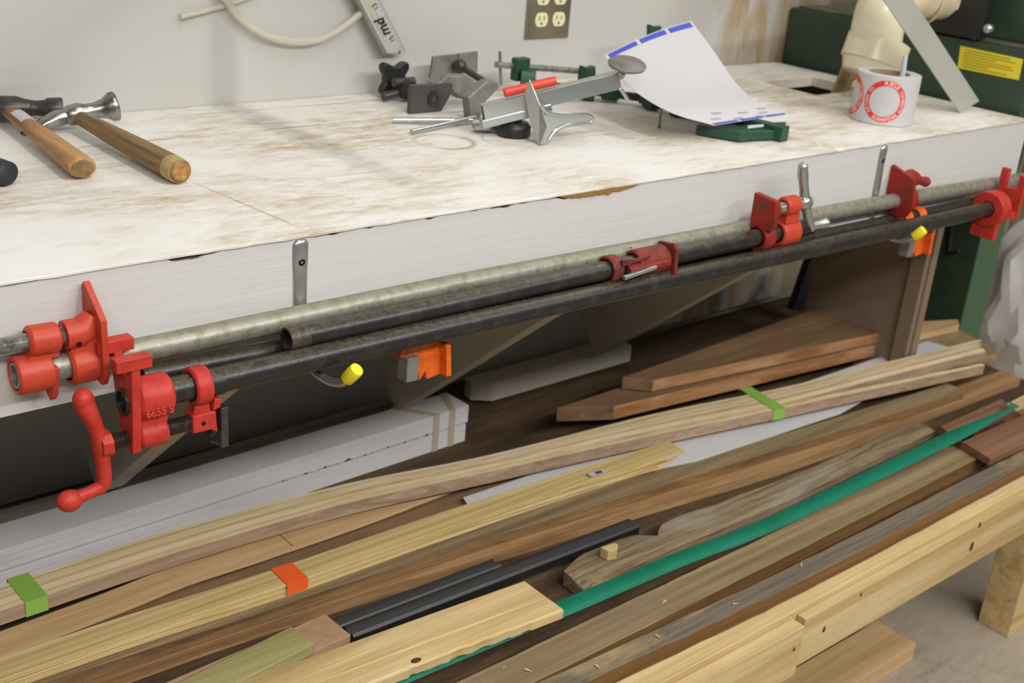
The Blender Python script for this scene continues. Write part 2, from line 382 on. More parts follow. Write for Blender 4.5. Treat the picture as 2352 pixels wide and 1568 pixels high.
# top slab with cut-out for the dust pipe
hx0, hx1, hy0, hy1 = 1.42, 1.60, .33, .47
m = MB()
front = []
X = -1.2
while X < 1.68:
    front.append((X, -.001-abs(mnoise.noise(V((X*30, 0, 0))))*.0025)); X += .02
m.loft([[V((x, y-.0012, .8995)), V((x, y+.0005, .9)), V((x, .10, .9)), V((x, .10, .881)), V((x, .0186, .881)), V((x, .0186, .8966)), V((x, y-.0010, .8966+.4*(y+.002)))] for x, y in front+[(1.68, -.002)]])
m.box((-1.2, .10, .881), (hx0, .638, .9)); m.box((hx1, .10, .881), (1.68, .638, .9)); m.box((hx0, .10, .881), (hx1, hy0, .9)); m.box((hx0, hy1, .881), (hx1, .638, .9))
m.build('bench_top', 'bench_top_paint', wb, origin=(0, 0, 0), smooth=10)
m = MB(); rg = []; X = -1.2
while X <= 1.6801:
    u = mnoise.noise(V((X*11, 3, 0)))+.6*mnoise.noise(V((X*57, 9, 0)))
    g = .8958-max(0, u)*.0055*(1.5 if -.16 < X < .45 else .35)
    rg.append([V((X, 0, g)), V((X, .003, g)), V((X, .003, .757)), V((X, 0, .757))]); X += .006
m.loft(rg); m.build('front_board', 'bench_edge_paint', wb, origin=(0, 0, 0), smooth=25)
# raw ply showing in the gap under the top
m = MB(); m.box((-1.19, .0031, .757), (1.675, .0185, .8962)); m.build('plywood_core', 'crack_dark', wb)
m = MB(); rg = []
for i in range(33):
    u = i/32; x = .40+u*.155; hh = .0068*math.sin(math.pi*u)**.6*(1+.5*mnoise.noise(V((x*90, 1, 1))))
    rg.append([V((x, -.0022, .8962)), V((x, .002, .8962)), V((x, .002, .8962-hh)), V((x, -.0022, .8962-hh))])
m.loft(rg).build('splintered_edge', 'exposed_ply', wb, smooth=15)
box('end_panel', (1.655, .125, .2685), (1.678, .42, .8808), 'panel_brown', wb)
box('end_post', (1.64, .130, .2685), (1.6545, .165, .8808), 'panel_brown', wb)
box('bench_leg', (-1.15, .10, FL), (-1.10, .62, .8808), 'brace_paint', wb)
# braces from front board back to the wall
for bx, y1, z1 in ((-.055, .62, .20), (.515, .62, .20), (1.035, .62, .20)):
    z1 = .335
    a = V((bx, .022, .74)); b = V((bx, .50, z1)); d = (b-a).normalized(); nrm = V((0, -d.z, d.y))
    if nrm.z < 0: nrm = -nrm
    m = MB(); m.prism([a, b, b+nrm*.10, a+V((0, 0, .12))], (.036, 0, 0)); m.build('brace', 'brace_paint', wb, .0015)

# lower ledge on wall
pl = [at_y(1110, 895, .56), at_y(1428, 800, .56)]
m = MB(); x0, x1 = pl[0].x, pl[1].x; zt = .318
m.prism([V((x0-.03, .565, zt-.005)), V((x0, .53, zt)), V((x1, .53, zt)), V((x1, .585, zt)), V((x0-.03, .585, zt))], (0, 0, -.04)); o = m.build('wall_ledge', 'brace_paint', None, .002)
tag(o, 'short white painted ledge block in the shadow under the bench', 'ledge')

for bx_, lb_ in ((.25, 'unseen painted wooden bracket above the hammers, added for its shadow streak'), (1.50, 'unseen painted wooden bracket above the label sheet, added for its shadow streak')):  # no shelf on them; added out of view to throw shadow streaks
    m = MB(); m.prism([V((bx_-.019, .638, 1.19)), V((bx_-.019, .02, 1.22)), V((bx_-.019, .02, 1.26)), V((bx_-.019, .638, 1.45))], (.038, 0, 0)); tag(m.build('shadow_bracket', 'brace_paint', None, .001), lb_, 'bracket', 'added shadow brackets')
# ================================================================== LUMBER RACK
DK = .268
rk = tag(empty('lumber_rack', (.4, .1, FL)), 'low rack of pale pine two by fours holding all the lumber', 'rack')
rk_d = MB().box((-1.3, -.236, DK-.018), (1.95, .64, DK)).build('deck', 'deck_ply', rk, origin=(0, 0, DK-.018))
# deck board along the front (edge up), its top level with the deck
Bf = PZ([(1590, 1525), (2352, 1134)], DK)
plank('deck_board', [V((-1.3, -.281, DK)), V((1.95, -.281, DK))], .044, .089, 'fresh_pine', rk, .002)
# outer front rails with a butt joint
jx = at_y(1852, 1430, -.30).x
plank('front_rail', [V((jx, -.2985, .2595)), V((1.95, -.2985, .2595))], .017, .089, 'fresh_pine', rk, .0015)
plank('front_rail', [V((-1.3, -.306, .2575)), V((jx-.012, -.306, .2575))], .0245, .092, 'fresh_pine', rk, .0015)
for px, py in ((at_y(1897, 1443, -.30).x, .205), (at_y(2250, 1204, -.30).x, .23), (at_y(1822, 1490, -.306).x, .19)):
    pass
def knot(x, y, z, r, parent, name='knot'):
    m = MB(); m.loft([m.circ((x, y, z), (0, -1, 0), r*1.0, r*.62, 14), m.circ((x, y-.0006, z), (0, -1, 0), r*.8, r*.45, 14)]); return m.build(name, 'knot_dark', parent)
plain('knot_dark', '3c2a1a', .7, var='5d4226', vs=300)
for (px, py, yy, r) in ((1893, 1445, -.299, .006), (2251, 1205, -.299, .006), (1824, 1491, -.3065, .004), (2232, 1255, -.299, .010), (1978, 1365, -.299, .004)):
    q = at_y(px, py, yy); knot(q.x, q.y, q.z, r, rk)
box('leg', (1.495, -.306, FL), (1.585, -.2375, .165), 'fresh_pine', rk, .002)
box('leg', (-1.2, -.306, FL), (-1.11, -.2375, .165), 'fresh_pine', rk, .002)
box('leg', (1.495, .50, FL), (1.585, .57, .249), 'fresh_pine', rk, .002)
box('leg', (-1.2, .50, FL), (-1.11, .57, .249), 'fresh_pine', rk, .002)
box('cross_rail', (1.50, -.2365, .16), (1.54, .499, .249), 'fresh_pine', rk, .002)
box('cross_rail', (-1.16, -.2365, .16), (-1.12, .499, .249), 'fresh_pine', rk, .002)
# stray plank lying on the floor below
a = at_z(2062, 1416, -.02); o = plank('floor_plank', [V((-.6, a.y-.045, -.052)), V((a.x, a.y-.05, -.052))], .09, .038, 'tan_board')
tag(o, 'loose plank lying on the concrete floor under the rack', 'plank')

def lum(name, label, pts, z, w, th, mat, cat='board', group=None, le=0, re=0, **k):
    P = PZ(pts, z)
    if le: P = extl(P, le)
    if re: P = extr(P, re)
    return tag(plank(name, P, w, th, mat, **k), label, cat, group)
TH = .027
# C – weathered grey board at the front
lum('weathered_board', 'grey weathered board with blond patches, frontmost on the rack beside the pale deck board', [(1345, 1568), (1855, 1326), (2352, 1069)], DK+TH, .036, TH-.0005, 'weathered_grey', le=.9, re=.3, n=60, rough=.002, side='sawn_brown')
# D – long brown board
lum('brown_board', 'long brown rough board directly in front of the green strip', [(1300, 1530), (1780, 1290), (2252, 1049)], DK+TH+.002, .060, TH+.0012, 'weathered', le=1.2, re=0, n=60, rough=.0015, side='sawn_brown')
# boards continuing at the far right
lum('pine_board', 'pale pine board end sticking out at right below the reddish offcut', [(2240, 1062), (2352, 1000)], DK+.019, .10, .0185, 'tan_board', re=.25)
# F – reddish offcuts laid across
for a, b, c, d, z, lb in (((2160, 978), (2214, 1018), (2352, 957), (2300, 915), DK+TH+.020, 'reddish brown offcut board lying behind the green strip at right'),
                       ((2205, 1010), (2275, 1053), (2420, 985), (2350, 937), DK+TH+.020, 'reddish brown offcut board lying in front of the green strip at right')):
    P = [at_z(*q, z) for q in (a, b, c, d)]
    if z and lb.startswith('reddish brown offcut board lying behind'):
        P[1] = P[0].lerp(P[1], .93); P[2] = P[3].lerp(P[2], .93)
    m = MB(); m.prism([q for q in P], (0, 0, -.016)); tag(m.build('offcut_board', 'walnut', None, .001), lb, 'board')
# G – driftwood-like old board
gp = PZ([(1352, 1345), (1600, 1232), (1850, 1125), (2150, 985)], DK+.033)
P = spline(gp, 48); rg = []
for i, p in enumerate(P):
    u = i/(len(P)-1); wd_ = .075-.03*u; ux = (p.x-P[0].x)
    e = 0
    if ux < .06: e = .02*(1-ux/.06)**1.3
    nt = .022*math.exp(-((ux-.20)/.018)**2)
    top0 = p+V((0, 0, -.004-.012*max(0, 1-ux/.04))); 
    a0 = top0+V((0, 0, mnoise.noise(p*20)*.002)); mid = p+V((.0, wd_*.5, mnoise.noise(p*17)*.003-.006*max(0, 1-ux/.03))); a1 = p+V((0, wd_-e-nt+mnoise.noise(p*14)*.004, -.003))
    rg.append([a0, mid, a1, a1-V((0, 0, .028)), V((p.x, p.y+.002, DK+.0006))])
m = MB(); m.loft(rg); tag(m.build('weathered_board', 'driftwood', None, .002), 'gnarled old grey board with a ragged broken end in the middle of the rack', 'board')
# H – little block on it
q = at_z(1402, 1275, DK+.034); m = MB()
P = [at_z(px, py, DK+.052) for px, py in ((1380, 1256), (1397, 1266), (1418, 1262), (1420, 1250), (1412, 1246))]
m.prism(P, (0, 0, -.0175)); tag(m.build('wood_block', 'fresh_pine', None, .0006), 'tiny pale wood block sitting on the gnarled grey board', 'block')
# E – green plastic strip with folded end
zs = DK+.0475
GE = [at_z(860, 1595, DK+.038), at_z(1300, 1410, DK+.039), at_z(1568, 1296, DK+.040), at_z(1814, 1198, DK+.043), at_z(2221, 1000, DK+.0625)]
GE = extl(GE, .5); P = spline(GE, 40); rg = []; rgw = []
endp = at_z(2330, 938, DK+.068)
for i, p in enumerate(P):
    prof = [(0, -.004), (.003, .0005), (.010, .003), (.021, .0026), (.031, .0), (.029, -.0015), (.021, .0006), (.010, .001), (.004, -.0015), (.0015, -.006)]
    rg.append([p+V((0, a, b)) for a, b in prof])
prof = [(0, -.004), (.003, .0005), (.010, .003), (.021, .0026), (.031, .0), (.029, -.0015), (.021, .0006), (.010, .001), (.004, -.0015), (.0015, -.006)]
for k in range(1, 6):
    u = k/5; p = P[-1].lerp(endp, u); s_ = 1-.75*u
    rg.append([p+V((0, a*s_, b*s_)) for a, b in prof])
p = endp
for k in range(1, 4): rg.append([p+V((.012*k, a*(.25+.2*k)+.002*k, b*.5-.002*k)) for a, b in prof])
m = MB(); m.loft(rg); tag(m.build('plastic_strip', 'green_strip', None), 'long glossy green plastic edging strip running diagonally over the lumber', 'strip')
# L – black plastic mouldings
for k, (a, b, z, w_, lb) in enumerate((((770, 1478), (1470, 1205), DK+.024, .029, 'black ribbed plastic moulding, the nearer of the pair in the gap'),
                                   ((700, 1472), (1450, 1198), DK+.020, .020, 'black ribbed plastic moulding, the farther one half hidden beside the brown boards'))):
    A, B = at_z(*a, z), at_z(*b, z)
    A = V((.108, .022, z)) if k == 0 else V((.10, .054, z)); B = V((.669, .007, z)) if k == 0 else V((.40, .047, z))
    prof = [(0, -.018), (0, -.004), (.004, 0), (.006, -.004), (.012, -.006), (.018, -.002), (.022, 0), (w_, -.003), (w_, -.018)]
    m = MB(); m.loft([[A+(B-A)*u+V((0, p_, q_)) for p_, q_ in prof] for u in [i/10 for i in range(11)]])
    tag(m.build('plastic_moulding', 'black_plastic', None), lb, 'moulding', 'black plastic mouldings')
# K – brown fibreboard strip
P = PZ([(560, 1568), (806, 1457)], DK+.022)
P = extl(P, .5); tag(plank('fibreboard_strip', P, .062, .0215, 'mdf'), 'tan fibreboard strip under the greenish board at lower left', 'board')
# J – greenish treated board
P = PZ([(545, 1568), (722, 1476)], DK+.042); P = extl(P, .5)
tag(plank('treated_board', P, .050, .0185, 'treated', n=30), 'greenish treated lumber end at lower left lying on the fibreboard strip', 'board')
# I – yellow splintered board
ip = [at_z(860, 1566, DK+.061), at_z(1070, 1485, DK+.061), at_z(1295, 1400, DK+.061)]
ip = extl(ip, .6); P = spline(ip, 120); rg = []
for i, p in enumerate(P):
    x = p.x; sp_ = .0035*abs(mnoise.noise(V((x*25, 2, 0))))+.0015*abs(mnoise.noise(V((x*150, 5, 0)))) if .1 < x < .30 else .0005*mnoise.noise(V((x*40, 0, 0)))
    gr = .0015
    rg.append([p+V((0, sp_, -.002)), p+V((0, .004+sp_, 0)), p+V((0, .034, 0)), p+V((0, .036, -gr)), p+V((0, .038, 0)), p+V((0, .086, 0)), p+V((0, .089, -.003)), p+V((0, .089, -.0145)), p+V((0, sp_*2.2, -.0145))])
m = MB(); m.loft(rg); ib = m.build('pine_board', 'fresh_pine', None, smooth=20); tag(ib, 'yellow pine board with splintered near edge and rough end, lying over the green strip', 'board')
q = at_z(960, 1520, DK+.061); 
m = MB(); m.loft([m.circ((q.x, q.y+.004, q.z+.0002), (0, 0, 1), .008, .005, 14), m.circ((q.x, q.y+.004, q.z+.0012), (0, 0, 1), .006, .003, 14)]); m.build('knot', 'knot_dark', ib)

# M2 – reddish board under M, M – long brown board
Mp = [(-60, 1620), (500, 1438), (1000, 1273), (1500, 1119), (1860, 1010), (2217, 897)]
lum('reddish_board', 'long reddish board beneath the brown weathered board', [(-40, 1665), (500, 1468), (1000, 1310), (1500, 1157), (1860, 1047), (2345, 868)], DK+.0215, .050, .021, 'reddish', le=.15, n=40, rough=.0006)
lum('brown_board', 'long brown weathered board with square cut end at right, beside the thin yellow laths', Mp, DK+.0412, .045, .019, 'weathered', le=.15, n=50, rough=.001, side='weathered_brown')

# N – thin yellow pine laths with orange tape
nb = tag(empty('lath_bundle', at_z(650, 1345, DK+.042)), 'stack of thin yellow pine laths bound with bright orange tape', 'lath bundle')
near = [(-60, 1582), (300, 1458), (650, 1345), (1000, 1222), (1300, 1125), (1560, 1047)]
for k in range(5):
    z = DK+.0418+.0042*(k+1); dy = (0, .001, -.0008, .0015, 0)[k]; x_end = (-.03, -.015, -.05, -.01, .015)[k]
    P = PZ(near, DK+.0628); P = [V((p.x, p.y+dy+(.008 if k < 2 and i > 3 else 0)*(i-3)/2, z+(.003*(k > 2)*max(0, i-3)))) for i, p in enumerate(P)]
    P = P[:-1]+[P[-1]+V((x_end, 0, 0))]
    plank('lath', P, .044, .0038, 'yellow_pine', nb, .0005, n=40)
a = at_z(650, 1345, DK+.0885); a2 = at_z(650, 1342, DK+.0885)
def tape(name, pc, d, w_, wy, dz, mat, parent, drop=.02, th=.0006, back=.002):
    """wrap of tape over the top of a bundle: pc = near top edge point, d = unit run direction"""
    q = V((-d.y, d.x, 0)); c = []
    pr = [(-.0010, -drop), (-.0010, .0010), (wy+back, .0012), (wy+back, -.004)]
    m = MB(); rg = []
    for u in (-.5, .5):
        o_ = pc+d*(u*w_)
        rg.append([o_+q*a_+V((0, 0, b_)) for a_, b_ in pr]+[o_+q*(a_-th if i == 3 else a_+th)+V((0, 0, b_-(th if 0 < i < 3 else 0))) for i, (a_, b_) in reversed(list(enumerate(pr)))])
    m.loft(rg); return m.build(name, mat, parent)
pts_n = PZ(near, DK+.0628); pc = at_z(680, 1332, DK+.0632); dd = (pts_n[3]-pts_n[2]).normalized(); dd.z = 0; pc = pts_n[2]+dd*((pc-pts_n[2]).dot(dd)); pc = V((pc.x, pc.y-.0022, DK+.0635))
tape('orange_tape', pc, dd, .034, .044, 0, 'orange_tape', nb, drop=.017)
q0 = at_z(1372, 1086, DK+.0702)
lb_ = MB(); dq = (pts_n[5]-pts_n[4]).normalized(); qq = V((-dq.y, dq.x, 0)); c0 = q0
lb_.prism([c0+dq*a_+qq*b_ for a_, b_ in ((-.018, -.006), (.018, -.006), (.018, .006), (-.018, .006))], (0, 0, .0006)); lo_ = lb_.build('barcode_label', 'paper', nb)
for k in range(9):
    m = MB(); x_ = -.004+k*.0016; c1 = c0+V((0, 0, .0008)); m.prism([c1+dq*(x_)+qq*(-.004), c1+dq*(x_+.0009)+qq*(-.004), c1+dq*(x_+.0009)+qq*.004, c1+dq*x_+qq*.004], (0, 0, .0002)); m.build('barcode_bar', 'ink', lo_)

# O2 / O1 – boards between the bundles
lum('warped_board', 'brown board under the pale warped strip, between the two lath bundles', [(-60, 1560), (280, 1440), (600, 1333), (1060, 1180), (1430, 1040)], DK+.035, .072, .033, 'brown_plank', le=.15, n=40)
lum('warped_strip', 'long thin pale strip warped upward with a pencil line across it', [(-60, 1528), (0, 1508), (280, 1401), (430, 1340), (600, 1284), (830, 1205), (1000, 1140), (1060, 1118)], [DK+.043, DK+.043, DK+.046, DK+.049, DK+.050, DK+.050, DK+.045, DK+.043], .052, .005, 'tan_board', le=.1, n=56)
c_ = at_z(660, 1243, DK+.0503)
m = MB(); m.prism([c_+V((-.0006, -.016, 0)), c_+V((.0006, -.016, 0)), c_+V((.0006, .022, 0)), c_+V((-.0006, .022, 0))], (0, 0, .0003)); tag(m.build('pencil_line', 'ink', None), 'dark pencil line across the pale warped strip', 'mark')

# Q – white sheet
P = [at_z(*q, DK+.058) for q in ((1072, 1158), (1700, 1010), (2180, 800), (2128, 782), (1600, 900), (1300, 1010), (1062, 1143))]
m = MB()
qa = at_z(1078, 1163, DK+.0445); qb = at_z(1930, 948, DK+.0445); qc = at_z(2190, 800, DK+.0445); qd = at_z(2130, 783, DK+.0445); qe = at_z(1064, 1142, DK+.0445)
qn = at_z(1600, 1056, DK+.0445)
m.prism([qa, qn, qb, qc, qd, qe], (0, 0, -.003)); tag(m.build('plastic_sheet', 'white_sheet', None), 'smooth white laminate sheet lying under the taped oak strips', 'sheet')
# white sheet rests on a board below it
lum('packing_board', 'brown board under the white laminate sheet behind the brown weathered board', [(1600, 1010), (2150, 850)], DK+.036, .06, .035, 'brown_plank')

# P – bundle of thin oak strips on edge, green tape
pb = tag(empty('strip_bundle', at_z(1130, 1095, DK+.06)), 'long bundle of thin oak strips on edge held by green tape at two places', 'strip bundle')
near = [(-60, 1424), (0, 1403), (400, 1270), (800, 1155), (1130, 1082), (1500, 1000), (1800, 937), (2000, 895)]
NS = 9; ZP = DK+.078
base = PZ(near, ZP)
base_f = PZ([(-60, 1366), (0, 1345), (400, 1215), (800, 1110), (1130, 1044), (1500, 950), (1800, 888), (2000, 848)], ZP)
ends = [(2262, 838), (2255, 838), (2265, 806), (2262, 802), (2255, 800), (2252, 795), (2254, 790), (2250, 786), (2255, 782)]
for k in range(NS):
    u = k/NS
    P = [a_.lerp(b_, u) for a_, b_ in zip(base, base_f)]
    e = at_z(*ends[k], ZP); P = P[:-1] if k < 0 else P; lp = P[-2]; P[-1] = lp.lerp(e, .42)
    wk = (base_f[2]-base[2]).length/NS*.93
    P.append(e)
    dzs = (0, -.0003, .0002, -.0005, .0001, -.0003, .0002, -.0004, 0)[k]
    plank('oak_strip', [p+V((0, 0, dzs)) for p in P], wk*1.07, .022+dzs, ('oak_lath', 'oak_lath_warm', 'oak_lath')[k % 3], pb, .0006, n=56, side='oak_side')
for px, py, w_ in ((78, 1370, .030), (1788, 938, .030)):
    i_ = 1 if px < 500 else 5
    pc = at_z(px, py, ZP); dd = (base[i_+1]-base[i_]); dd.z = 0; dd.normalize()
    wy = (base_f[i_+1]-base[i_+1]).length if px < 500 else (base_f[6]-base[6]).length
    # snap onto the near edge line
    a_ = base[i_]; pc = a_+dd*((pc-a_).dot(dd)); pc.z = ZP
    tape('green_tape', pc+V((0, -.0006, .0003)), dd, w_, wy*.96, 0, 'green_tape', pb, drop=.0225)

# R – white mouldings bound by rubber bands
A = at_z(0, 1261, DK+.075); B = at_z(1077, 930, DK+.075); d = (B-A); d.z = 0; d.normalize(); A = A-d*.25
rb = tag(empty('moulding_bundle', (A+B)/2-V((0, 0, .075))), 'bundle of white primed mouldings bound with tan rubber bands under the bench', 'moulding bundle')
q_ = V((-d.y, d.x, 0)); L_ = (B-A).length
for nm, z0, z1, w_, e_ in (('moulding', .039, .075, .066, 0), ('moulding', .0, .0365, .066, .004)):
    nl = 3
    for k in range(nl):
        za = z0+(z1-z0)*k/nl+.0002; zb = z0+(z1-z0)*(k+1)/nl-.0003
        m = MB(); p0 = A+q_*.0-V((0, 0, .075)); rg = []
        for u in (0, .25, .5, .7, .85, 1):
            o_ = p0+d*((L_-e_)*u)+V((0, 0, -.0))
            yo = -.002*k*(1-u)
            rg.append([o_+q_*yo+V((0, 0, zb)), o_+q_*w_+V((0, 0, zb)), o_+q_*w_+V((0, 0, za)), o_+q_*yo+V((0, 0, za))])
        m.loft(rg); m.build('moulding', 'white_mdf', rb, .0005)
for k, (f_, sl) in enumerate(((.085, -.05), (.047, .03))):
    o_ = B-d*f_-V((0, 0, .075)); m = MB(); w_ = .014; th = .0008
    lp = [(-.0012, -.0), (-.0012, .0757), (.0675, .0757), (.0675, 0)]
    rg = []
    for u in (0, 1):
        rg.append([o_+d*(w_*u+(sl if 0 < a_ else 0)*(1 if b_ > .07 else 0))+q_*a_+V((0, 0, b_)) for a_, b_ in lp]+[o_+d*(w_*u+(sl if 0 < a_ else 0)*(1 if b_ > .07 else 0))+q_*(a_+(th if a_ < .01 else -th))+V((0, 0, b_-(th if b_ > .01 else 0))) for a_, b_ in reversed(lp)])
    m.loft(rg); m.build('rubber_band', 'tan_band', rb)
# torn paper label edge on the side
random.seed(3)
for k in range(22):
    u = .10+.32*k/22+random.random()*.01; w_ = .004+random.random()*.008; z_ = DK+.0372+random.random()*.002
    o_ = B-d*u-V((0, 0, .075)); o_.z = 0
    m = MB(); m.prism([o_-q_*.0012+V((0, 0, z_)), o_-q_*.0012+d*w_+V((0, 0, z_+.001)), o_-q_*.0012+d*w_*.8+V((0, 0, z_+.001+random.random()*.004)), o_-q_*.0012+V((0, 0, z_+.003))], q_*.0006)
    m.build('paper_scrap', 'paper', rb) if k % 3 else m.build('torn_gap', 'ink', rb)
# slim board behind the white bundle, and a dark strip added as gap shade
A2, B2 = A+q_*.085, B+q_*.085-d*.06
for (nm, off, zt, w_, mat_, lb) in (('grey_board', .112, .060, .018, 'under_paint', 'thin grey painted board behind the white mouldings'), ('dark_gap_strip', .086, .035, .022, 'dark_plate', 'dark strip standing in for the shaded gap behind the white mouldings')):
    a_ = A+q_*off; b_ = B+q_*off-d*.03; a_.z = b_.z = DK+zt
    tag(plank(nm, [a_, b_], w_, zt-.0005, mat_), lb, 'board')

# S – wide brown boards at the right back
def flat(name, label, corners, z, th, mat, cat='board', edge=None):
    P = [at_z(px, py, z) for px, py in corners]
    m = MB(); m.prism(P, (0, 0, -th)); o = m.build(name, mat, None, .0012); tag(o, label, cat)
    if edge:
        a_, b_ = P[0], P[1]; n_ = V(((b_-a_).y, -(b_-a_).x, 0)).normalized()*.0008
        m = MB(); m.prism([a_-V((0, 0, .001)), b_-V((0, 0, .001)), b_-V((0, 0, th-.001)), a_-V((0, 0, th-.001))], n_); m.build('raw_edge', edge, o)
    return o
flat('wide_board', 'wide brown board, topmost of the stack under the bench', [(1500, 872), (2052, 757), (1925, 690), (1430, 866)], DK+.098, .026, 'brown_plank', edge='orange_edge')
flat('wide_board', 'brown board with knotty orange edge beneath the topmost wide board', [(1410, 932), (2105, 768), (2000, 700), (1280, 936)], DK+.069, .030, 'brown_plank', edge='orange_edge')
flat('narrow_board', 'narrow light brown board end sticking out at right toward the green machine', [(1900, 815), (2204, 745), (2200, 733), (2100, 738), (1900, 770)], DK+.0365, .018, 'tan_board')
flat('wide_board', 'dark brown panel sticking out at right behind the splayed strip ends', [(2100, 860), (2303, 812), (2190, 748), (2000, 800)], DK+.018, .0175, 'mdf_dark')

# ================================================================== PIPE CLAMPS
RP = .0134
G1 = [(-.335, .809), (-.2, .8085), (.18, .809), (.58, .8045), (1.19, .796), (1.57, .786), (1.85, .777)]
P2 = [(-.045, .797), (.165, .796), (.46, .7965), (.79, .796), (.925, .795)]
T3 = [(-.245, .7745), (-.147, .774), (.156, .7725), (.545, .768), (1.088, .7595), (1.56, .756)]
F4 = [(-.205, .778), (-.115, .7755), (.12, .769), (.6, .764), (1.3, .756), (1.5, .754)]
def pipe_pts(pr, y): return spline([V((x, y, z)) for x, z in pr], 48)
def pipe(pr, y, r, mat, parent, thread0=True):
    P = pipe_pts(pr, y); m = MB()
    n = 28; rg = []
    d0 = (P[1]-P[0]).normalized()
    rg = [m.circ(P[0]+d0*.03, d0, r*.78, n=n), m.circ(P[0], d0, r*.80, n=n)]
    rr = []
    if thread0:
        for k in range(0, 10):
            rr += [(P[0]+d0*(.0014*k*1.4), r*.93), (P[0]+d0*(.0014*k*1.4+.001), r*.985)]
        rg += [m.circ(p, d0, q, n=n) for p, q in rr]
        last = .0014*9*1.4+.002
    else: rg += [m.circ(P[0], d0, r, n=n)]; last = 0
    for i, p in enumerate(P):
        if (p-P[0]).length <= last: continue
        a = (P[min(i+1, len(P)-1)]-P[max(i-1, 0)]).normalized(); rg.append(m.circ(p, a, r, n=n))
    m.loft(rg); return m.build('pipe', mat, parent, smooth=50)
def zat(pr, x):
    for (a, za), (b, zb) in zip(pr[:-1], pr[1:]):
        if x <= b: return za+(zb-za)*(x-a)/(b-a)
    return pr[-1][1]
def screw(p0, p1, r, mat, parent, pitch=.003):
    p0, p1 = V(p0), V(p1); d = (p1-p0); L = d.length; d.normalize(); m = MB(); rg = []; s_ = 0
    while s_ < L:
        rg += [m.circ(p0+d*s_, d, r, n=18), m.circ(p0+d*min(L, s_+pitch*.5), d, r*.82, n=18)]; s_ += pitch
    m.loft(rg); return m.build('screw', mat, parent, smooth=60)

# --- 1: galvanised pipe clamp (rear, top)
y1 = -.0205
c1 = tag(empty('pipe_clamp', (.6, y1, .805)), 'long galvanised pipe clamp with worn red heads, hanging closest to the bench front', 'pipe clamp', 'pipe clamps on the hooks')
pipe(G1, y1, RP, 'galvanised', c1, False)
z = .8085; zs = z+.034; ys = y1-.002
hd = MB(); hd.ring((-.336, y1, z), (-.300, y1, z), .0150, .0200, ch=.002); hd.ring((-.322, ys, zs+.001), (-.290, ys, zs), .0098, .0155, ch=.003)
hd.prism([V((-.322, ys-.006, z+.014)), V((-.292, ys-.006, z+.014)), V((-.292, ys-.006, zs-.009)), V((-.322, ys-.006, zs-.009))], (0, .012, 0))
hd.prism([V((-.304, y1-.019, z+.008)), V((-.304, y1-.012, z-.024)), V((-.304, y1-.004, z-.033)), V((-.304, y1+.006, z-.026)), V((-.304, y1+.012, z-.016)), V((-.304, y1+.012, z+.01))], (.007, 0, 0))
head = hd.build('clamp_head', 'clamp_orange_red', c1, .0015)
jw = MB(); jw.ring((-.283, y1, z-.001), (-.253, y1, z-.001), .0152, .0205, ch=.003)
jw.tube([V((-.285, ys, zs)), V((-.270, ys, zs)), V((-.262, ys, zs+.004)), V((-.254, ys, zs+.016))], [.0152, .0155, .015, .010], n=20)
jw.prism([V((-.281, ys-.007, z+.012)), V((-.256, ys-.011, z+.012)), V((-.256, ys-.011, zs-.004)), V((-.281, ys-.007, zs-.005))], (0, .018, 0))
jw.prism([V((-.256, y1+.0185, .885)), V((-.256, y1+.013, .890)), V((-.256, y1-.026, .860)), V((-.256, y1-.027, .800)), V((-.256, y1-.020, .788)), V((-.256, y1+.016, .792)), V((-.256, y1+.0185, .80))], (.0065, 0, 0))
jaw = jw.build('clamp_jaw', 'clamp_orange_red', c1, .0022)
m = MB(); m.lathe((-.2755, ys-.0152, zs-.006), (0, -1, -.2), [(0, .0028), (.0006, .0028), (.0006, .002)]); m.build('pin_hole', 'screw_dark', jaw)
screw((-.42, ys, zs+.001), (-.281, ys, zs), .0092, 'screw_steel', head, .0022)
# tail jaw at right
def tail_plate(xc, y, z, poly, th, mat, parent, ring_r=.0205, rings=((-.0, .03),), name='clamp_jaw'):
    m = MB()
    for a, b in rings: m.ring((xc+a, y, z), (xc+b, y, z), RP+.0018, ring_r, ch=.002)
    # plate = polygon (b: toward viewer, c: up) with pipe hole approximated by two halves
    m.prism([V((xc, y-b, z+c)) for b, c in poly], (-th, 0, 0))
    return m.build(name, mat, parent, .0015)
xe = 1.205; ze = zat(G1, xe)
tp = MB(); tp.prism([V((xe, y1+.018, ze+.062)), V((xe+.0, y1-.030, ze+.046)), V((xe, y1-.038, ze-.003)), V((xe, y1-.028, ze-.022)), V((xe, y1-.012, ze-.028)), V((xe, y1+.018, ze-.018))], (.009, 0, 0))
tp.ring((xe+.009, y1, ze), (xe+.05, y1, ze-.0005), .0152, .0215, ch=.003); tp.tube([V((xe+.006, y1-.006, ze+.036)), V((xe+.03, y1-.006, ze+.040)), V((xe+.045, y1-.006, ze+.036))], [.014, .016, .013])
tp.cyl((xe+.042, y1-.006, ze+.036), (xe+.072, y1-.012, ze+.030), .006, .009); tp.sphere((xe+.072, y1-.012, ze+.030), .0095)
tp.prism([V((xe+.03, y1-.012, ze-.014)), V((xe+.045, y1-.012, ze-.014)), V((xe+.036, y1-.012, ze-.040)), V((xe+.03, y1-.012, ze-.038))], (0, .014, 0))
tp.build('clamp_jaw', 'clamp_dark_red', c1, .002)

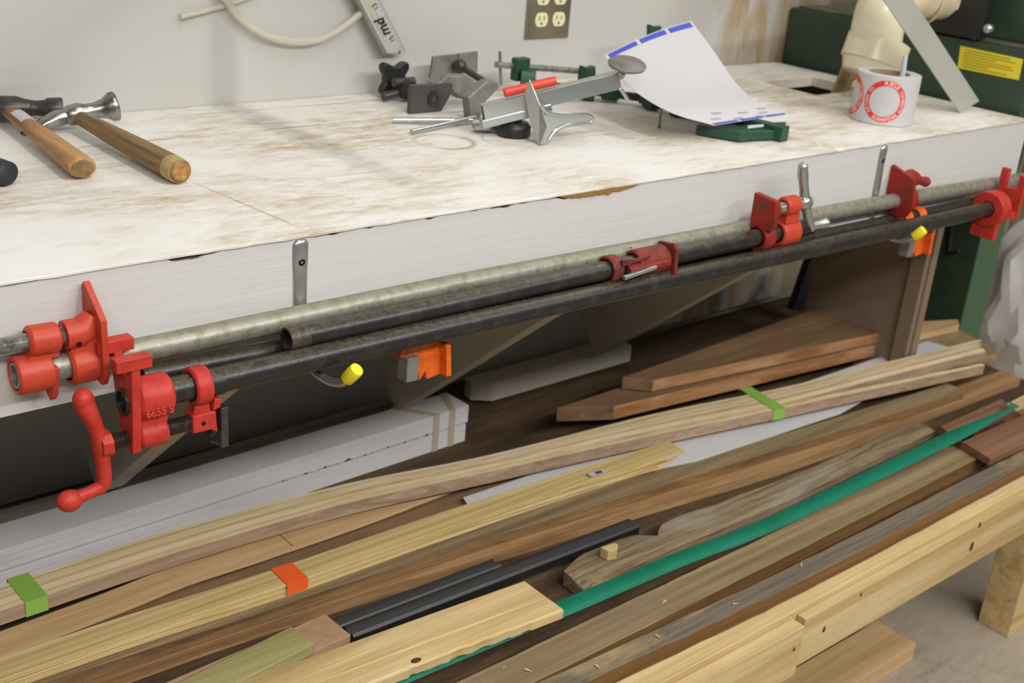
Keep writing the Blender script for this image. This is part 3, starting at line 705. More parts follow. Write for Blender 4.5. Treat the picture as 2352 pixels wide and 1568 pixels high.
# --- 2: short black pipe clamp (front, top)
y2 = -.0465
c2 = tag(empty('pipe_clamp', (.4, y2, .796)), 'short black pipe clamp with open threaded end, dark red jaws and zinc crank', 'pipe clamp', 'pipe clamps on the hooks')
pipe(P2, y2, RP, 'black_pipe', c2, True)
m = MB(); P = pipe_pts(P2, y2); d0 = (P[1]-P[0]).normalized(); rg = []
for k in range(12): rg += [m.circ(P[0]+d0*(.0002+.0022*k), d0, RP+.0004, n=28), m.circ(P[0]+d0*(.0002+.0022*k+.0011), d0, RP-.0004, n=28)]
m.loft([m.circ(P[0]+d0*.0002, d0, RP*.8, n=28)]+rg+[m.circ(P[0]+d0*.0262, d0, RP*.8, n=28)], closed=True); m.build('pipe_thread', 'thread_metal' if 'thread_metal' in MATS else 'screw_steel', c2, smooth=60)
# sliding tail with clutch tabs
xt = .455; zt_ = .7965
m = MB()
m.ring((xt+.055, y2, zt_), (xt+.118, y2, zt_), .0152, .0205, ch=.002)
m.ring((xt+.002, y2, zt_), (xt+.022, y2, zt_), .0152, .0200, ch=.002)
for sy in (-1, 1): m.prism([V((xt+.015, y2+sy*.0155, zt_+.009)), V((xt+.07, y2+sy*.0155, zt_+.012)), V((xt+.07, y2+sy*.0155, zt_+.019)), V((xt+.045, y2+sy*.0155, zt_+.016)), V((xt+.015, y2+sy*.0155, zt_+.019))], (0, sy*.005, 0))
m.prism([V((xt+.03, y2-.015, zt_-.004)), V((xt+.03, y2-.024, zt_-.004)), V((xt+.03, y2-.024, zt_+.003)), V((xt+.03, y2-.015, zt_+.008))], (.08, 0, 0))
m.prism([V((xt+.01, y2-.012, zt_-.017)), V((xt+.01, y2-.022, zt_-.017)), V((xt+.01, y2-.022, zt_-.021)), V((xt+.01, y2-.012, zt_-.023))], (.10, 0, 0))
m.prism([V((xt+.118, y2-.024, zt_+.020)), V((xt+.118, y2-.026, zt_-.018)), V((xt+.118, y2-.012, zt_-.030)), V((xt+.118, y2+.012, zt_-.026)), V((xt+.118, y2+.012, zt_+.022)), V((xt+.118, y2-.018, zt_+.026))], (.007, 0, 0))
tj = m.build('sliding_jaw', 'clamp_rust_red', c2, .0018)
m = MB(); m.prism([V((xt+.012, y2-.0245, zt_-.007)), V((xt+.075, y2-.0245, zt_-.001)), V((xt+.075, y2-.0245, zt_+.004)), V((xt+.012, y2-.0245, zt_-.0015))], (0, -.006, 0)); m.build('clutch_plate', 'zinc', tj, .0008)
# head with zinc crank
xh = .785; zh = .796
m = MB()
m.prism([V((xh, y2+.016, zh+.068)), V((xh, y2-.026, zh+.064)), V((xh, y2-.030, zh+.030)), V((xh, y2-.024, zh+.015)), V((xh, y2-.013, zh+.0155)), V((xh, y2+.013, zh+.0155)), V((xh, y2+.016, zh+.02))], (.012, 0, 0))
m.ring((xh, y2, zh), (xh+.026, y2, zh), .0152, .022, ch=.002); m.cyl((xh+.01, y2-.008, zh+.042), (xh+.03, y2-.008, zh+.042), .012)
jh = m.build('clamp_jaw', 'clamp_dark_red', c2, .002)
m = MB(); m.ring((xh+.048, y2, zh), (xh+.092, y2, zh), .0152, .0225, ch=.003); m.ring((xh+.045, y2-.008, zh+.046), (xh+.078, y2-.008, zh+.046), .009, .0155, ch=.003)
m.prism([V((xh+.05, y2-.016, zh+.018)), V((xh+.084, y2-.016, zh+.018)), V((xh+.084, y2-.016, zh+.034)), V((xh+.05, y2-.016, zh+.034))], (0, .018, 0))
hh_ = m.build('clamp_head', 'clamp_orange_red', c2, .002)
screw((xh+.028, y2-.008, zh+.044), (xh+.092, y2-.008, zh+.046), .0088, 'screw_steel', hh_, .0025)
m = MB(); hx_ = xh+.102; yc = y2-.008; zz = zh+.046
m.lathe((hx_-.014, yc, zz), (1, 0, 0), [(0, .009), (.006, .0125), (.018, .0125), (.024, .009)])
m.tube([V((hx_-.022, yc, zz+.060)), V((hx_-.020, yc, zz+.050)), V((hx_-.010, yc, zz+.026)), V((hx_, yc, zz))], [.0075, .0088, .0075, .009], n=16)
m.sphere((hx_-.022, yc, zz+.059), .0082)
m.tube([V((hx_, yc, zz)), V((hx_+.012, yc, zz-.022)), V((hx_+.024, yc, zz-.040)), V((hx_+.030, yc, zz-.047))], [.009, .0075, .0075, .008], n=16)
m.tube([V((hx_+.024, yc, zz-.044)), V((hx_+.044, yc-.002, zz-.043)), V((hx_+.060, yc-.004, zz-.042))], [.007, .0072, .0085], n=16); m.sphere((hx_+.060, yc-.004, zz-.042), .0088)
m.build('crank_handle', 'zinc', hh_, smooth=60)

# --- 3: long black pipe clamp (front, bottom)
y3 = -.0605; R3 = .0146
c3 = tag(empty('pipe_clamp', (.6, y3, .765)), 'long black pipe clamp with bright red crank head, lowest and nearest on the hooks', 'pipe clamp', 'pipe clamps on the hooks')
pipe(T3, y3, R3, 'black_pipe', c3, False)
u3 = V((1, 0, 0)); xb = -.242; zb = .7745
# forked head
m = MB()
def yz(x, pts): return [V((x, y3-b, zb+c)) for b, c in pts]   # b toward viewer, c up
pl_ = [(.022, .046), (.021, .028), (.020, -.004), (.016, -.054), (-.006, -.054), (-.014, -.040), (-.024, .010), (-.032, .050), (-.019, .050), (-.014, .030), (.008, .028), (.010, .046)]
m.prism(yz(xb, pl_), (.010, 0, 0))
for b0, b1, dz in ((-.0335, -.0185, .004), (.0085, .0235, 0)):
    m.prism([V((xb-.016, y3-b0, zb+.042+dz)), V((xb+.022, y3-b0, zb+.042+dz)), V((xb+.022, y3-b0, zb+.056+dz)), V((xb-.016, y3-b0, zb+.056+dz))], (0, -(b1-b0), 0))
m.ring((xb+.0095, y3, zb), (xb+.048, y3, zb-.0005), R3+.0008, .0225, ch=.003)
zs3 = zb-.0405
m.ring((xb+.0095, y3-.003, zs3), (xb+.042, y3-.003, zs3), .0094, .0155, ch=.003)
m.prism([V((xb+.0095, y3-.012, zb-.018)), V((xb+.044, y3-.012, zb-.018)), V((xb+.040, y3-.012, zs3+.010)), V((xb+.0095, y3-.012, zs3+.010))], (0, .016, 0))
h3 = m.build('clamp_head', 'clamp_red', c3, .0022)
m = MB(); m.loft([m.circ((xb-.0003, y3, zb), (1, 0, 0), .0135, .0125, 24), m.circ((xb-.0008, y3, zb), (1, 0, 0), .0125, .0115, 24)]); m.build('pipe_hole', 'screw_dark', h3)
txt('6655 S', 'raised_number', 'clamp_red', h3, (xb+.028, y3-.0224, zb-.0095), (1, 0, 0), (0, 0.25, 1), .011, .0008, bold=.0004)
screw((xb-.022, y3-.003, zs3), (xb+.075, y3-.003, zs3-.0005), .0092, 'black_screw', h3, .0042)
# crank
m = MB(); xk = xb-.030; yk = y3-.003
m.prism([V((xk+.000, yk-.013, zs3-.006)), V((xk+.000, yk-.006, zs3-.013)), V((xk+.000, yk+.008, zs3-.013)), V((xk+.000, yk+.013, zs3)), V((xk+.000, yk+.008, zs3+.013)), V((xk+.000, yk-.006, zs3+.013)), V((xk+.000, yk-.013, zs3+.006))], (.012, 0, 0))
m.tube([V((xk-.012, yk+.002, zs3+.057)), V((xk-.011, yk+.002, zs3+.046)), V((xk-.004, yk, zs3+.028)), V((xk, yk, zs3+.012)), V((xk+.002, yk, zs3))], [.0085, .0115, .0085, .0085, .010], n=20, up=(0, 1, 0), rb=[.0085, .0105, .0085, .0075, .008])
m.sphere((xk-.012, yk+.002, zs3+.053), .0108, 1, 1, 1.1)
m.tube([V((xk+.002, yk, zs3)), V((xk+.003, yk, zs3-.018)), V((xk+.004, yk, zs3-.034)), V((xk+.004, yk, zs3-.043)), V((xk-.001, yk, zs3-.049)), V((xk-.014, yk-.001, zs3-.0505)), V((xk-.030, yk-.002, zs3-.0525))], [.010, .0095, .0085, .0085, .008, .0062, .008], n=20, up=(0, 1, 0), rb=[.0085, .0078, .0075, .0078, .0075, .0062, .008])
m.sphere((xk-.034, yk-.002, zs3-.053), .0115, 1.15, 1, 1)
m.build('crank_handle', 'clamp_red', h3, .0012, smooth=50)
# movable ring jaw
m = MB(); xr = xb+.072
m.ring((xr, y3, zb-.001), (xr+.020, y3, zb-.001), R3+.0008, .0215, ch=.0025)
m.prism([V((xr+.002, y3-.010, zb-.019)), V((xr+.018, y3-.010, zb-.019)), V((xr+.020, y3-.010, zs3+.009)), V((xr-.002, y3-.010, zs3+.009))], (0, .014, 0))
m.prism([V((xr-.003, y3-.013, zs3+.011)), V((xr+.024, y3-.013, zs3+.011)), V((xr+.026, y3-.013, zs3-.016)), V((xr+.018, y3-.013, zs3-.010)), V((xr-.003, y3-.013, zs3-.010))], (0, .020, 0))
m.prism([V((xr+.020, y3-.014, zs3+.012)), V((xr+.029, y3-.014, zs3+.014)), V((xr+.031, y3-.014, zs3+.024)), V((xr+.022, y3-.014, zs3+.026))], (0, .010, 0))
r3 = m.build('clamp_jaw', 'clamp_red', c3, .002)
m = MB(); m.lathe((xr+.009, y3-.0132, zs3), (0, -1, 0), [(0, .0024), (.0004, .0024), (.0005, .002)]); m.build('pin_hole', 'screw_dark', r3)
m = MB(); m.tube([V((xr+.030, y3+.012, zs3+.008)), V((xr+.030, y3+.014, zs3-.022)), V((xr+.029, y3+.004, zs3-.032)), V((xr+.033, y3-.012, zs3-.030))], .005, up=(1, 0, 0), n=10)
m.box((xr+.028, y3-.016, zs3-.034), (xr+.037, y3-.004, zs3+.014)); m.build('steel_tongue', 'dark_steel', r3, .001)
# tape residue on pipe
m = MB(); m.ring((xr+.022, y3, zb-.0015), (xr+.036, y3, zb-.0017), R3+.0001, R3+.0006); m.build('clear_tape', 'zinc_tape' if 'zinc_tape' in MATS else 'black_plastic', c3)
# right head F
xf = 1.475; zf = zat(T3, xf)
m = MB()
m.ring((xf-.004, y3, zf), (xf+.03, y3, zf), R3+.0008, .034, ch=.002)
m.prism([V((xf+.0, y3-.024, zf-.022)), V((xf+.0, y3-.022, zf-.058)), V((xf+.0, y3+.026, zf-.056)), V((xf, y3+.024, zf-.018)), V((xf, y3, zf-.028))], (.018, 0, 0))
jf = m.build('clamp_jaw', 'clamp_red', c3, .0015)
m = MB(); x_ = xf+.062
m.prism([V((x_, y3-.030, zf-.020)), V((x_, y3-.030, zf+.062)), V((x_, y3-.016, zf+.064)), V((x_, y3-.016, zf+.036)), V((x_, y3+.006, zf+.034)), V((x_, y3+.006, zf+.070)), V((x_, y3+.022, zf+.070)), V((x_, y3+.022, zf-.010)), V((x_, y3, zf-.026))], (.010, 0, 0))
m.prism([V((xf+.03, y3-.026, zf-.02)), V((x_, y3-.028, zf-.02)), V((x_, y3-.028, zf-.006)), V((xf+.03, y3-.026, zf-.006))], (0, .02, 0))
m.build('clamp_fork', 'clamp_red', c3, .0015)

# --- 4: dark pipe clamp with orange jaws (rear, bottom)
y4 = -.0205
c4 = tag(empty('pipe_clamp', (.5, y4, .765)), 'dark pipe clamp with orange jaws, hanging low behind the other black pipes', 'pipe clamp', 'pipe clamps on the hooks')
pipe(F4, y4, .0120, 'black_pipe', c4, False)
for xg, sc in ((.116, 1.), (1.235, 1.1)):
    zg = zat(F4, xg+.03)
    m = MB(); m.ring((xg, y4, zg), (xg+.022*sc, y4, zg), .0134, .0175, ch=.002); m.ring((xg+.042*sc, y4, zg), (xg+.062*sc, y4, zg), .0134, .0175, ch=.002)
    m.prism([V((xg, y4-.010, zg-.014)), V((xg+.06*sc, y4-.010, zg-.014)), V((xg+.06*sc, y4-.010, zg-.026)), V((xg, y4-.010, zg-.024))], (0, .02, 0))
    m.prism([V((xg+.010, y4-.016, zg-.022)), V((xg+.074*sc, y4-.016, zg-.024)), V((xg+.078*sc, y4-.016, zg-.070)), V((xg+.050*sc, y4-.016, zg-.074)), V((xg+.046*sc, y4-.016, zg-.062)), V((xg+.038*sc, y4-.016, zg-.074)), V((xg+.030*sc, y4-.016, zg-.040)), V((xg+.005, y4-.016, zg-.034))], (0, .010, 0))
    m.prism([V((xg+.066*sc, y4-.030, zg-.026)), V((xg+.074*sc, y4-.030, zg-.026)), V((xg+.078*sc, y4-.030, zg-.070)), V((xg+.070*sc, y4-.030, zg-.070))], (0, .034, 0))
    j4 = m.build('clamp_jaw', 'clamp_orange', c4, .002)
    m = MB(); m.box((xg+.010, y4-.026, zg-.066), (xg+.028, y4-.006, zg-.034)); m.build('clutch_plate', 'cast_grey', j4, .001)

# --- hooks
for hx, lb in ((0.0, 'chromed steel hook with yellow tip screwed to the bench front, left one'), (1.172, 'chromed steel hook with yellow tip screwed to the bench front, right one')):
    h = tag(empty('storage_hook', (hx, 0, .757)), lb, 'hook', 'hooks on the bench front')
    m = MB(); rg = []
    for z_, w_, t_ in ((.895, .004, .002), (.8935, .0075, .0035), (.889, .0100, .0042), (.870, .0098, .0036), (.858, .0092, .0032), (.845, .0088, .0045), (.82, .0085, .0055), (.79, .0075, .0058), (.77, .0062, .0058)):
        rg.append([V((hx+w_*1.05*math.cos(a_), -.0004-t_*1.15*(0 if math.sin(a_) > 0 else -math.sin(a_))*1.0, z_)) for a_ in [2*math.pi*k/20 for k in range(20)]])
    m.loft(rg); m.build('hook_strap', 'zinc', h, smooth=60)
    m = MB(); m.tube(spline([V((hx, -.0035, .776)), V((hx, -.0038, .760)), V((hx+.001, -.014, .7475)), V((hx+.003, -.034, .7405)), V((hx+.006, -.058, .7385)), V((hx+.009, -.078, .7440)), V((hx+.0125, -.0895, .755))], 30), [.0035]*2+[.0055]*28+[.006]*1 if False else .0045, n=14, rb=.0055); m.build('hook_rod', 'zinc', h, smooth=60)
    m = MB(); d_ = V((.004, -.010, .013)).normalized(); m.lathe((hx+.011, -.086, .7505), d_, [(0, .0078), (.001, .0084), (.018, .0088), (.0215, .0080), (.0225, .006)], n=28); m.build('yellow_cap', 'yellow_cap', h, smooth=50)
    m = MB(); m.lathe((hx, -.0036, .868), (0, -1, 0), [(0, .0042), (.0008, .0044), (.0014, .0036), (.0014, .0018), (.0006, .0016)], n=20); m.build('screw', 'screw_dark', h)

# ================================================================== HAMMERS
def zrot(p, a): return V((p.x*math.cos(a)-p.y*math.sin(a), p.x*math.sin(a)+p.y*math.cos(a), p.z))
# hammer 1 – claw hammer with oak handle and paper label
e1 = at_z(190, 386, .9155); n1 = at_z(40, 268, .921)
hm = tag(empty('claw_hammer', (e1.x, e1.y, .9)), 'claw hammer with bright oak handle and white label patch, leftmost wooden handled one', 'hammer')
d = (n1-e1).normalized(); Lh = (n1-e1).length+.04
P = [e1+d*(Lh*u)+V((0, 0, dz)) for u, dz in ((0, 0), (.008, 0), (.05, 0), (.25, 0), (.5, .0), (.7, .0), (.85, 0), (1, 0))]
m = MB(); m.tube(P, [.0110, .0135, .0142, .0132, .0120, .0100, .0095, .0095], n=24, up=(0, 0, 1), rb=[.0150, .0175, .0180, .0165, .0150, .0125, .0130, .0130]); h_ = m.build('handle', 'handle_wood', hm, smooth=60)
m = MB(); m.loft([m.circ(e1-d*.0004, d, .0108, .0146, 24), m.circ(e1-d*.0009, d, .0100, .0136, 24)]); m.build('handle_end', 'handle_end', h_) if 'handle_end' in MATS else m.build('handle_end', 'handle_old', h_)
# label patch
m = MB(); rg = []
q = V((-d.y, d.x, 0)).normalized()
for u in (.70, .74, .78, .82, .86):
    c = e1+d*(Lh*u); wr = .0128; hr = .0101
    rg.append([c+q*(wr+.0003)*math.sin(a_)+V((0, 0, (hr+.0003)*math.cos(a_))) for a_ in [-.9+k*.18 for k in range(11)]]+[c+q*(wr-.0006)*math.sin(a_)+V((0, 0, (hr-.0006)*math.cos(a_))) for a_ in [.9-k*.18 for k in range(11)]])
m.loft(rg); m.build('paper_label', 'paper', h_, smooth=50)
hc = e1+d*Lh; fx = (at_z(132, 250, .925)-hc); fx.z = 0; fx.normalize()
m = MB(); hz = .9255; hc = V((hc.x, hc.y, hz))
m.tube([hc-fx*.022, hc-fx*.010, hc+fx*.010, hc+fx*.022, hc+fx*.030], [.012, .0165, .0165, .013, .0115], n=20, up=(0, 0, 1), rb=[.014, .020, .020, .014, .0115])
m.lathe(hc+fx*.030, fx, [(0, .0115), (.006, .0108), (.018, .0120), (.022, .0150), (.040, .0160), (.0425, .0148)], n=24)
hd_ = m.build('hammer_head', 'dark_steel', hm, .0006, smooth=50)
m = MB(); cl = [hc-fx*.020, hc-fx*.04, hc-fx*.062-d*.006+V((0, 0, -.004)), hc-fx*.085-d*.02+V((0, 0, -.010))]
for s_ in (-1, 1): m.tube([p+V((0, 0, s_*(.003+.002*i))) for i, p in enumerate(cl)], [.005, .0045, .004, .002], n=12, up=(0, 0, 1), rb=[.010, .009, .007, .004])
m.build('claw', 'dark_steel', hd_, smooth=60)
# hammer 2 – flared face hammer
e2 = at_z(416, 395, .917); n2 = at_z(192, 275, .9215)
hm = tag(empty('trim_hammer', (e2.x, e2.y, .9)), 'hammer with flared bell face and dull brown handle, right of the claw hammer', 'hammer')
d = (n2-e2).normalized(); Lh = (n2-e2).length+.02
P = [e2+d*(Lh*u) for u in (0, .01, .03, .1, .3, .55, .8, .93, 1)]
m = MB(); m.tube(P, [.0115, .0150, .0160, .0165, .0155, .0140, .0120, .0105, .0100], n=28, up=(0, 0, 1)); h_ = m.build('handle', 'handle_old', hm, smooth=60)
m = MB(); m.loft([m.circ(e2-d*.0004, d, .0112, n=24), m.circ(e2-d*.001, d, .0095, n=24)]); m.build('handle_end', 'handle_wood', h_)
m = MB(); m.tube([e2+d*.003, e2+d*.008, e2+d*.02, e2+d*.026], [.0155, .0163, .0168, .0163], n=28, up=(0, 0, 1)); m.build('worn_band', 'tan_post', h_, smooth=60)
hc = e2+d*Lh; hc.z = .9255; fx = V((1, -.06, .16)).normalized(); fx = (at_z(262, 252, .932)-at_z(185, 268, .924)).normalized()
m = MB(); m.lathe(hc-fx*.018, fx, [(0, .010), (.006, .0145), (.02, .0155), (.032, .0115), (.044, .0115), (.056, .0145), (.066, .021), (.072, .0215), (.074, .0195)], n=32)
hh = m.build('hammer_head', 'steel', hm, smooth=50)
q = hc+fx*.0567
m = MB(); m.tube([hc-fx*.016, hc-fx*.028, hc-fx*.046+V((0, 0, -.004)), hc-fx*.066+V((0, 0, -.010)), hc-fx*.078+V((0, 0, -.014))], [.0105, .0120, .0095, .005, .002], n=20, up=(0, 0, 1), rb=[.0115, .0135, .0125, .013, .013]); m.build('peen', 'steel', hh, smooth=60)
# hammer 3 – black rubber grip
e3 = at_z(22, 400, .916)
hm = tag(empty('rubber_grip_hammer', (e3.x, e3.y, .9)), 'black rubber grip end of a hammer at the far left of the bench top', 'hammer')
d = V((-.42, .9, 0)).normalized()
m = MB(); m.tube([e3, e3+d*.004, e3+d*.02, e3+d*.06, e3+d*.12, e3+d*.20], [.010, .0145, .0160, .0150, .0145, .0130], n=24, up=(0, 0, 1), rb=[.012, .0175, .0190, .0170, .016, .015]); m.build('grip', 'black_rubber', hm, smooth=60)
m = MB(); m.tube([e3+d*.20, e3+d*.31], [.009, .009], n=20, up=(0, 0, 1)); m.build('handle', 'steel', hm, smooth=60)
hc = e3+d*.32; hc.z = .922; fx = V((.9, .42, 0)).normalized()
m = MB(); m.lathe(hc-fx*.06, fx, [(0, .006), (.03, .012), (.07, .014), (.09, .010), (.11, .013), (.125, .013)], n=24); m.build('hammer_head', 'dark_steel', hm, smooth=50)

# ================================================================== WALL ITEMS
# outlets
ot = tag(empty('outlet_plate', (.94, .63, .98)), 'steel double outlet plate with four ivory sockets on the back wall', 'outlet')
ox0, ox1, oz0 = .883, .997, .981; oz1 = oz0+.115
m = MB(); m.loft([[V((ox0, .6398, oz0)), V((ox1, .6398, oz0)), V((ox1, .6398, oz1)), V((ox0, .6398, oz1))], [V((ox0, .637, oz0)), V((ox1, .637, oz0)), V((ox1, .637, oz1)), V((ox0, .637, oz1))], [V((ox0+.006, .633, oz0+.006)), V((ox1-.006, .633, oz0+.006)), V((ox1-.006, .633, oz1-.006)), V((ox0+.006, .633, oz1-.006))]])
m.build('cover_plate', 'plate_steel', ot)
for cx_ in (ox0+.035, ox1-.034):
    for cz_ in (oz0+.037, oz0+.078):
        m = MB(); pts_ = []
        for k in range(28):
            a_ = 2*math.pi*k/28; pts_.append(V((cx_+.0165*math.cos(a_), .6332, cz_+max(-.0135, min(.0135, .0165*math.sin(a_))))))
        m.prism(pts_, (0, -.0016, 0)); s_ = m.build('socket', 'ivory', ot, .0004)
        for dx_, hh in ((-.006, .0042), (.006, .0034)): box('slot', (cx_+dx_-.0010, .6312, cz_+.001-hh+.002), (cx_+dx_+.0010, .6317, cz_+.001+hh+.002), 'slot', s_, 0)
        m = MB(); m.cyl((cx_, .6317, cz_-.007), (cx_, .6311, cz_-.007), .0024, n=12); m.build('ground_hole', 'slot', s_)
# T-square / ruler
def lerp(a, b, u): return a+(b-a)*u
yr_ = .615
ra = at_y(890, 123, yr_); rb_ = at_y(935, 120, yr_); rc = at_y(826, 0, yr_); 
ur = (rc-ra).normalized(); vr = V((-ur.z, 0, ur.x)); vr = vr if vr.x > 0 else -vr; wr = .0455
ru = tag(empty('ruler', ra), 'aluminium ruler with black numbers hanging askew on the back wall', 'ruler')
LR = .34
m = MB(); m.prism([ra+V((0, 0, 0)), rb_, rb_+ur*LR, ra+ur*LR], (0, .004, 0)); m.box((0, 0, 0), (.0001, .0001, .0001), Matrix.Translation(ra+ur*.1+vr*.01)); 
blade = m.build('blade', 'aluminium', ru, .0005)
m = MB(); m.prism([ra-vr*.0045, ra, ra+ur*LR, ra-vr*.0045+ur*LR], (0, .009, 0)); m.build('edge_flange', 'zinc', ru, .0005)
wv = (rb_-ra)
for k in range(40):
    s_ = .004+.0032*k; ln = .0055 if k % 4 else .009
    a_ = rb_+ur*s_; yy = V((0, -.0006, 0)); m = MB()
    m.prism([a_+yy, a_+ur*.0005+yy, a_+ur*.0005-vr*ln+yy, a_-vr*ln+yy], (0, .0003, 0)); m.build('tick_mark', 'ink_soft', blade)
up_ = ur
for s_, n_ in ((.010, '6'), (.039, '15'), (.0725, '14'), (.106, '13'), (.140, '12')):
    c_ = rb_+ur*s_-vr*.0145+V((0, -.0007, 0)); txt(n_, 'number', 'ink', blade, c_, ur, -vr, .0125, .0002)
c_ = ra+ur*.053+wv*.44+V((0, -.0007, 0)); txt('md', 'logo_text', 'ink', blade, c_, ur, -vr, .027, .0002, italic=True, bold=.0006)
for a_, b_ in (((.030, .022), (.075, .022)), ((.030, .042), (.030, .010)), ((.030, .010), (.078, .010))):
    p0 = ra+ur*a_[0]+vr*a_[1]*.75+V((0, -.0006, 0)); p1 = ra+ur*b_[0]+vr*b_[1]*.75+V((0, -.0006, 0)); 
    m = MB(); w__ = (p1-p0).normalized(); nn = V((-w__.z, 0, w__.x))*.0004; m.prism([p0, p1, p1+nn, p0+nn], (0, .0003, 0)); m.build('logo_line', 'ink_soft', blade)
# clear tube
P = [at_y(px, py, .632) for px, py in ((415, 38), (480, 22), (540, 4), (600, -20))]
tag(MB().tube(spline(P, 16), .0045, n=12).build('stick', 'clear_tube', None, smooth=60), 'short translucent rod poking out on the back wall at upper left', 'rod')
P = [at_y(px, py, .625) for px, py in ((500, -60), (515, -10), (545, 35), (600, 75), (660, 93), (720, 93), (775, 70), (830, 28), (880, -30))]
tag(MB().tube(spline(P, 64), .0062, n=14).build('clear_hose', 'clear_tube', None, smooth=60), 'loop of clear plastic hose hanging against the back wall', 'hose')

# ================================================================== BENCH CLUTTER
# star knob clamp
q = at_z(895, 222, .9); 
sk = tag(empty('star_knob_clamp', q), 'black star knob with stub rods standing against the wall', 'knob')
c_ = at_y(898, 178, .60); m = MB(); pts_ = []
for k in range(48):
    a_ = 2*math.pi*k/48+math.pi/4; r_ = .0265+.0105*max(-.5, math.cos(4*(a_-math.pi/4))); pts_.append(V((c_.x+r_*math.cos(a_), c_.y, c_.z+r_*math.sin(a_))))
m.prism(pts_, (0, -.016, 0)); m.build('star_knob', 'black_plastic', sk, .003)
for (a, b, r_) in (((905, 190), (950, 187), .008), ((880, 222), (915, 212), .0075)):
    p0 = at_y(*a, .565); p1 = at_y(*b, .565)
    m = MB(); m.cyl(p0, p1, r_); m.build('stub_rod', 'dark_steel', sk)
m = MB(); c2_ = at_y(935, 205, .56); m.lathe(c2_+V((0, .012, 0)), (0, -1, 0), [(0, .016), (.003, .018), (.018, .018), (.022, .015)]); m.build('round_foot', 'black_plastic', sk, smooth=50)

# grey vise-like clamp
gc = tag(empty('grey_clamp', at_z(1000, 262, .9)), 'grey cast clamp with dark pentagon pad and upright plate, behind the zinc tool', 'clamp')
def yplate(pts, y, th, mat, name, parent, bev=.001):
    m = MB(); P_ = [at_y(px, py, y) for px, py in pts]; m.prism(P_, (0, th, 0)); return m.build(name, mat, parent, bev)
q0 = at_z(945, 262, .9005); q1 = at_z(1010, 262, .9005)
pp = yplate([(942, 262), (946, 196), (1040, 192), (1040, 210), (1010, 262)], q0.y, .010, 'dark_plate', 'pad_plate', gc)
c_ = at_y(998, 226, q0.y-.0005); m = MB(); m.ring(c_, c_+V((0, -.002, 0)), .006, .014); m.build('pad_rim', 'dark_steel', pp)
yplate([(988, 180), (996, 130), (1052, 124), (1052, 172)], .585, .006, 'cast_grey', 'upright_plate', gc)
yplate([(1053, 172), (1053, 124), (1098, 118), (1097, 165)], .583, .006, 'cast_grey', 'upright_plate', gc)
m = MB(); m.cyl(at_y(1056, 152, .575), at_y(1120, 192, .50), .006); m.sphere(at_y(1056, 152, .572), .013); m.build('thumb_screw', 'dark_steel', gc, smooth=50)
yplate([(1000, 196), (1030, 172), (1080, 176), (1110, 200), (1100, 225), (1060, 228), (1040, 210)], .48, .03, 'cast_grey', 'clamp_body', gc, .004)
yplate([(1075, 225), (1120, 185), (1142, 187), (1150, 200), (1110, 240), (1103, 290), (1082, 285), (1078, 240)], .40, .02, 'cast_grey', 'bracket_arm', gc, .003)

# zinc edge guide tool
zg_ = tag(empty('zinc_guide_tool', at_z(1240, 320, .9)), 'zinc plated clamp guide with long channel bar, curved handle and black knob', 'clamping tool')
A = at_z(1112, 262, .938); B = at_y(1425, 186, .20)
d = (B-A).normalized(); q = V((-d.y, d.x, 0)).normalized(); wv_ = d.cross(q); wv_ = wv_ if wv_.z > 0 else -wv_
m = MB()
def chan(m, A, L, hh, ww, th, o0=0):
    for (a0, a1, b0, b1) in ((0, th, -hh/2, hh/2), (0, ww, hh/2-th, hh/2), (ww-th, ww, -hh/2, hh/2)):
        m.prism([A+d*o0+q*a0+wv_*b0, A+d*o0+q*a1+wv_*b0, A+d*o0+q*a1+wv_*b1, A+d*o0+q*a0+wv_*b1], d*(L-o0))
L_ = (B-A).length
chan(m, A, L_, .026, .020, .002); m.build('channel_bar', 'zinc', zg_, .0008)
A_ = A-V((0, 0, .024)); m = MB(); m.prism([A_-q*.001, A_+q*.020, A_+q*.020+d*.115, A_-q*.001+d*.115], wv_*.014); m.build('lower_channel', 'zinc', zg_, .002)
m = MB(); P_ = [at_z(1092, 300, .904), at_z(1205, 300, .904)]; dd_ = (P_[1]-P_[0]).normalized(); qq_ = V((-dd_.y, dd_.x, 0)); m.prism([P_[0], P_[1], P_[1]+qq_*.02, P_[0]+qq_*.02], (0, 0, .008)); m.build('base_bar', 'zinc', zg_, .001)
# vertical plate
yp = at_z(1245, 333, .9005).y-.0
m = MB(); P_ = [at_y(px, py, yp) for px, py in ((1238, 335), (1255, 290), (1252, 268), (1216, 180), (1205, 205), (1212, 250), (1232, 305))]
P_ = [at_y(1238, 334, yp), at_y(1256, 292, yp), at_y(1240, 240, yp+.012), at_y(1216, 182, yp+.03), at_y(1204, 215, yp+.045), at_y(1215, 270, yp+.035), at_y(1228, 315, yp+.012)]
m.prism(P_, (.004, .002, 0)); vp = m.build('guide_plate', 'zinc', zg_, .001)
# curved handle
m = MB(); P_ = [(1252, 262), (1285, 262), (1320, 262), (1350, 263), (1360, 270), (1357, 281), (1340, 284), (1300, 288), (1275, 300), (1262, 318), (1254, 334), (1240, 334), (1256, 292), (1245, 250)]
P_ = [at_y(px, py, yp-.002) for px, py in P_]; m.prism(P_, (0, .006, 0)); m.build('curved_handle', 'zinc', zg_, .002)
P_ = [at_y(px, py, yp-.001) for px, py in ((1243, 243), (1256, 258), (1285, 263), (1320, 264), (1348, 264), (1359, 271), (1356, 281), (1338, 284), (1300, 288), (1275, 300), (1260, 322))]
m = MB(); m.tube(spline(P_, 40), .0038, n=10); m.build('rolled_rim', 'zinc', zg_, smooth=60)
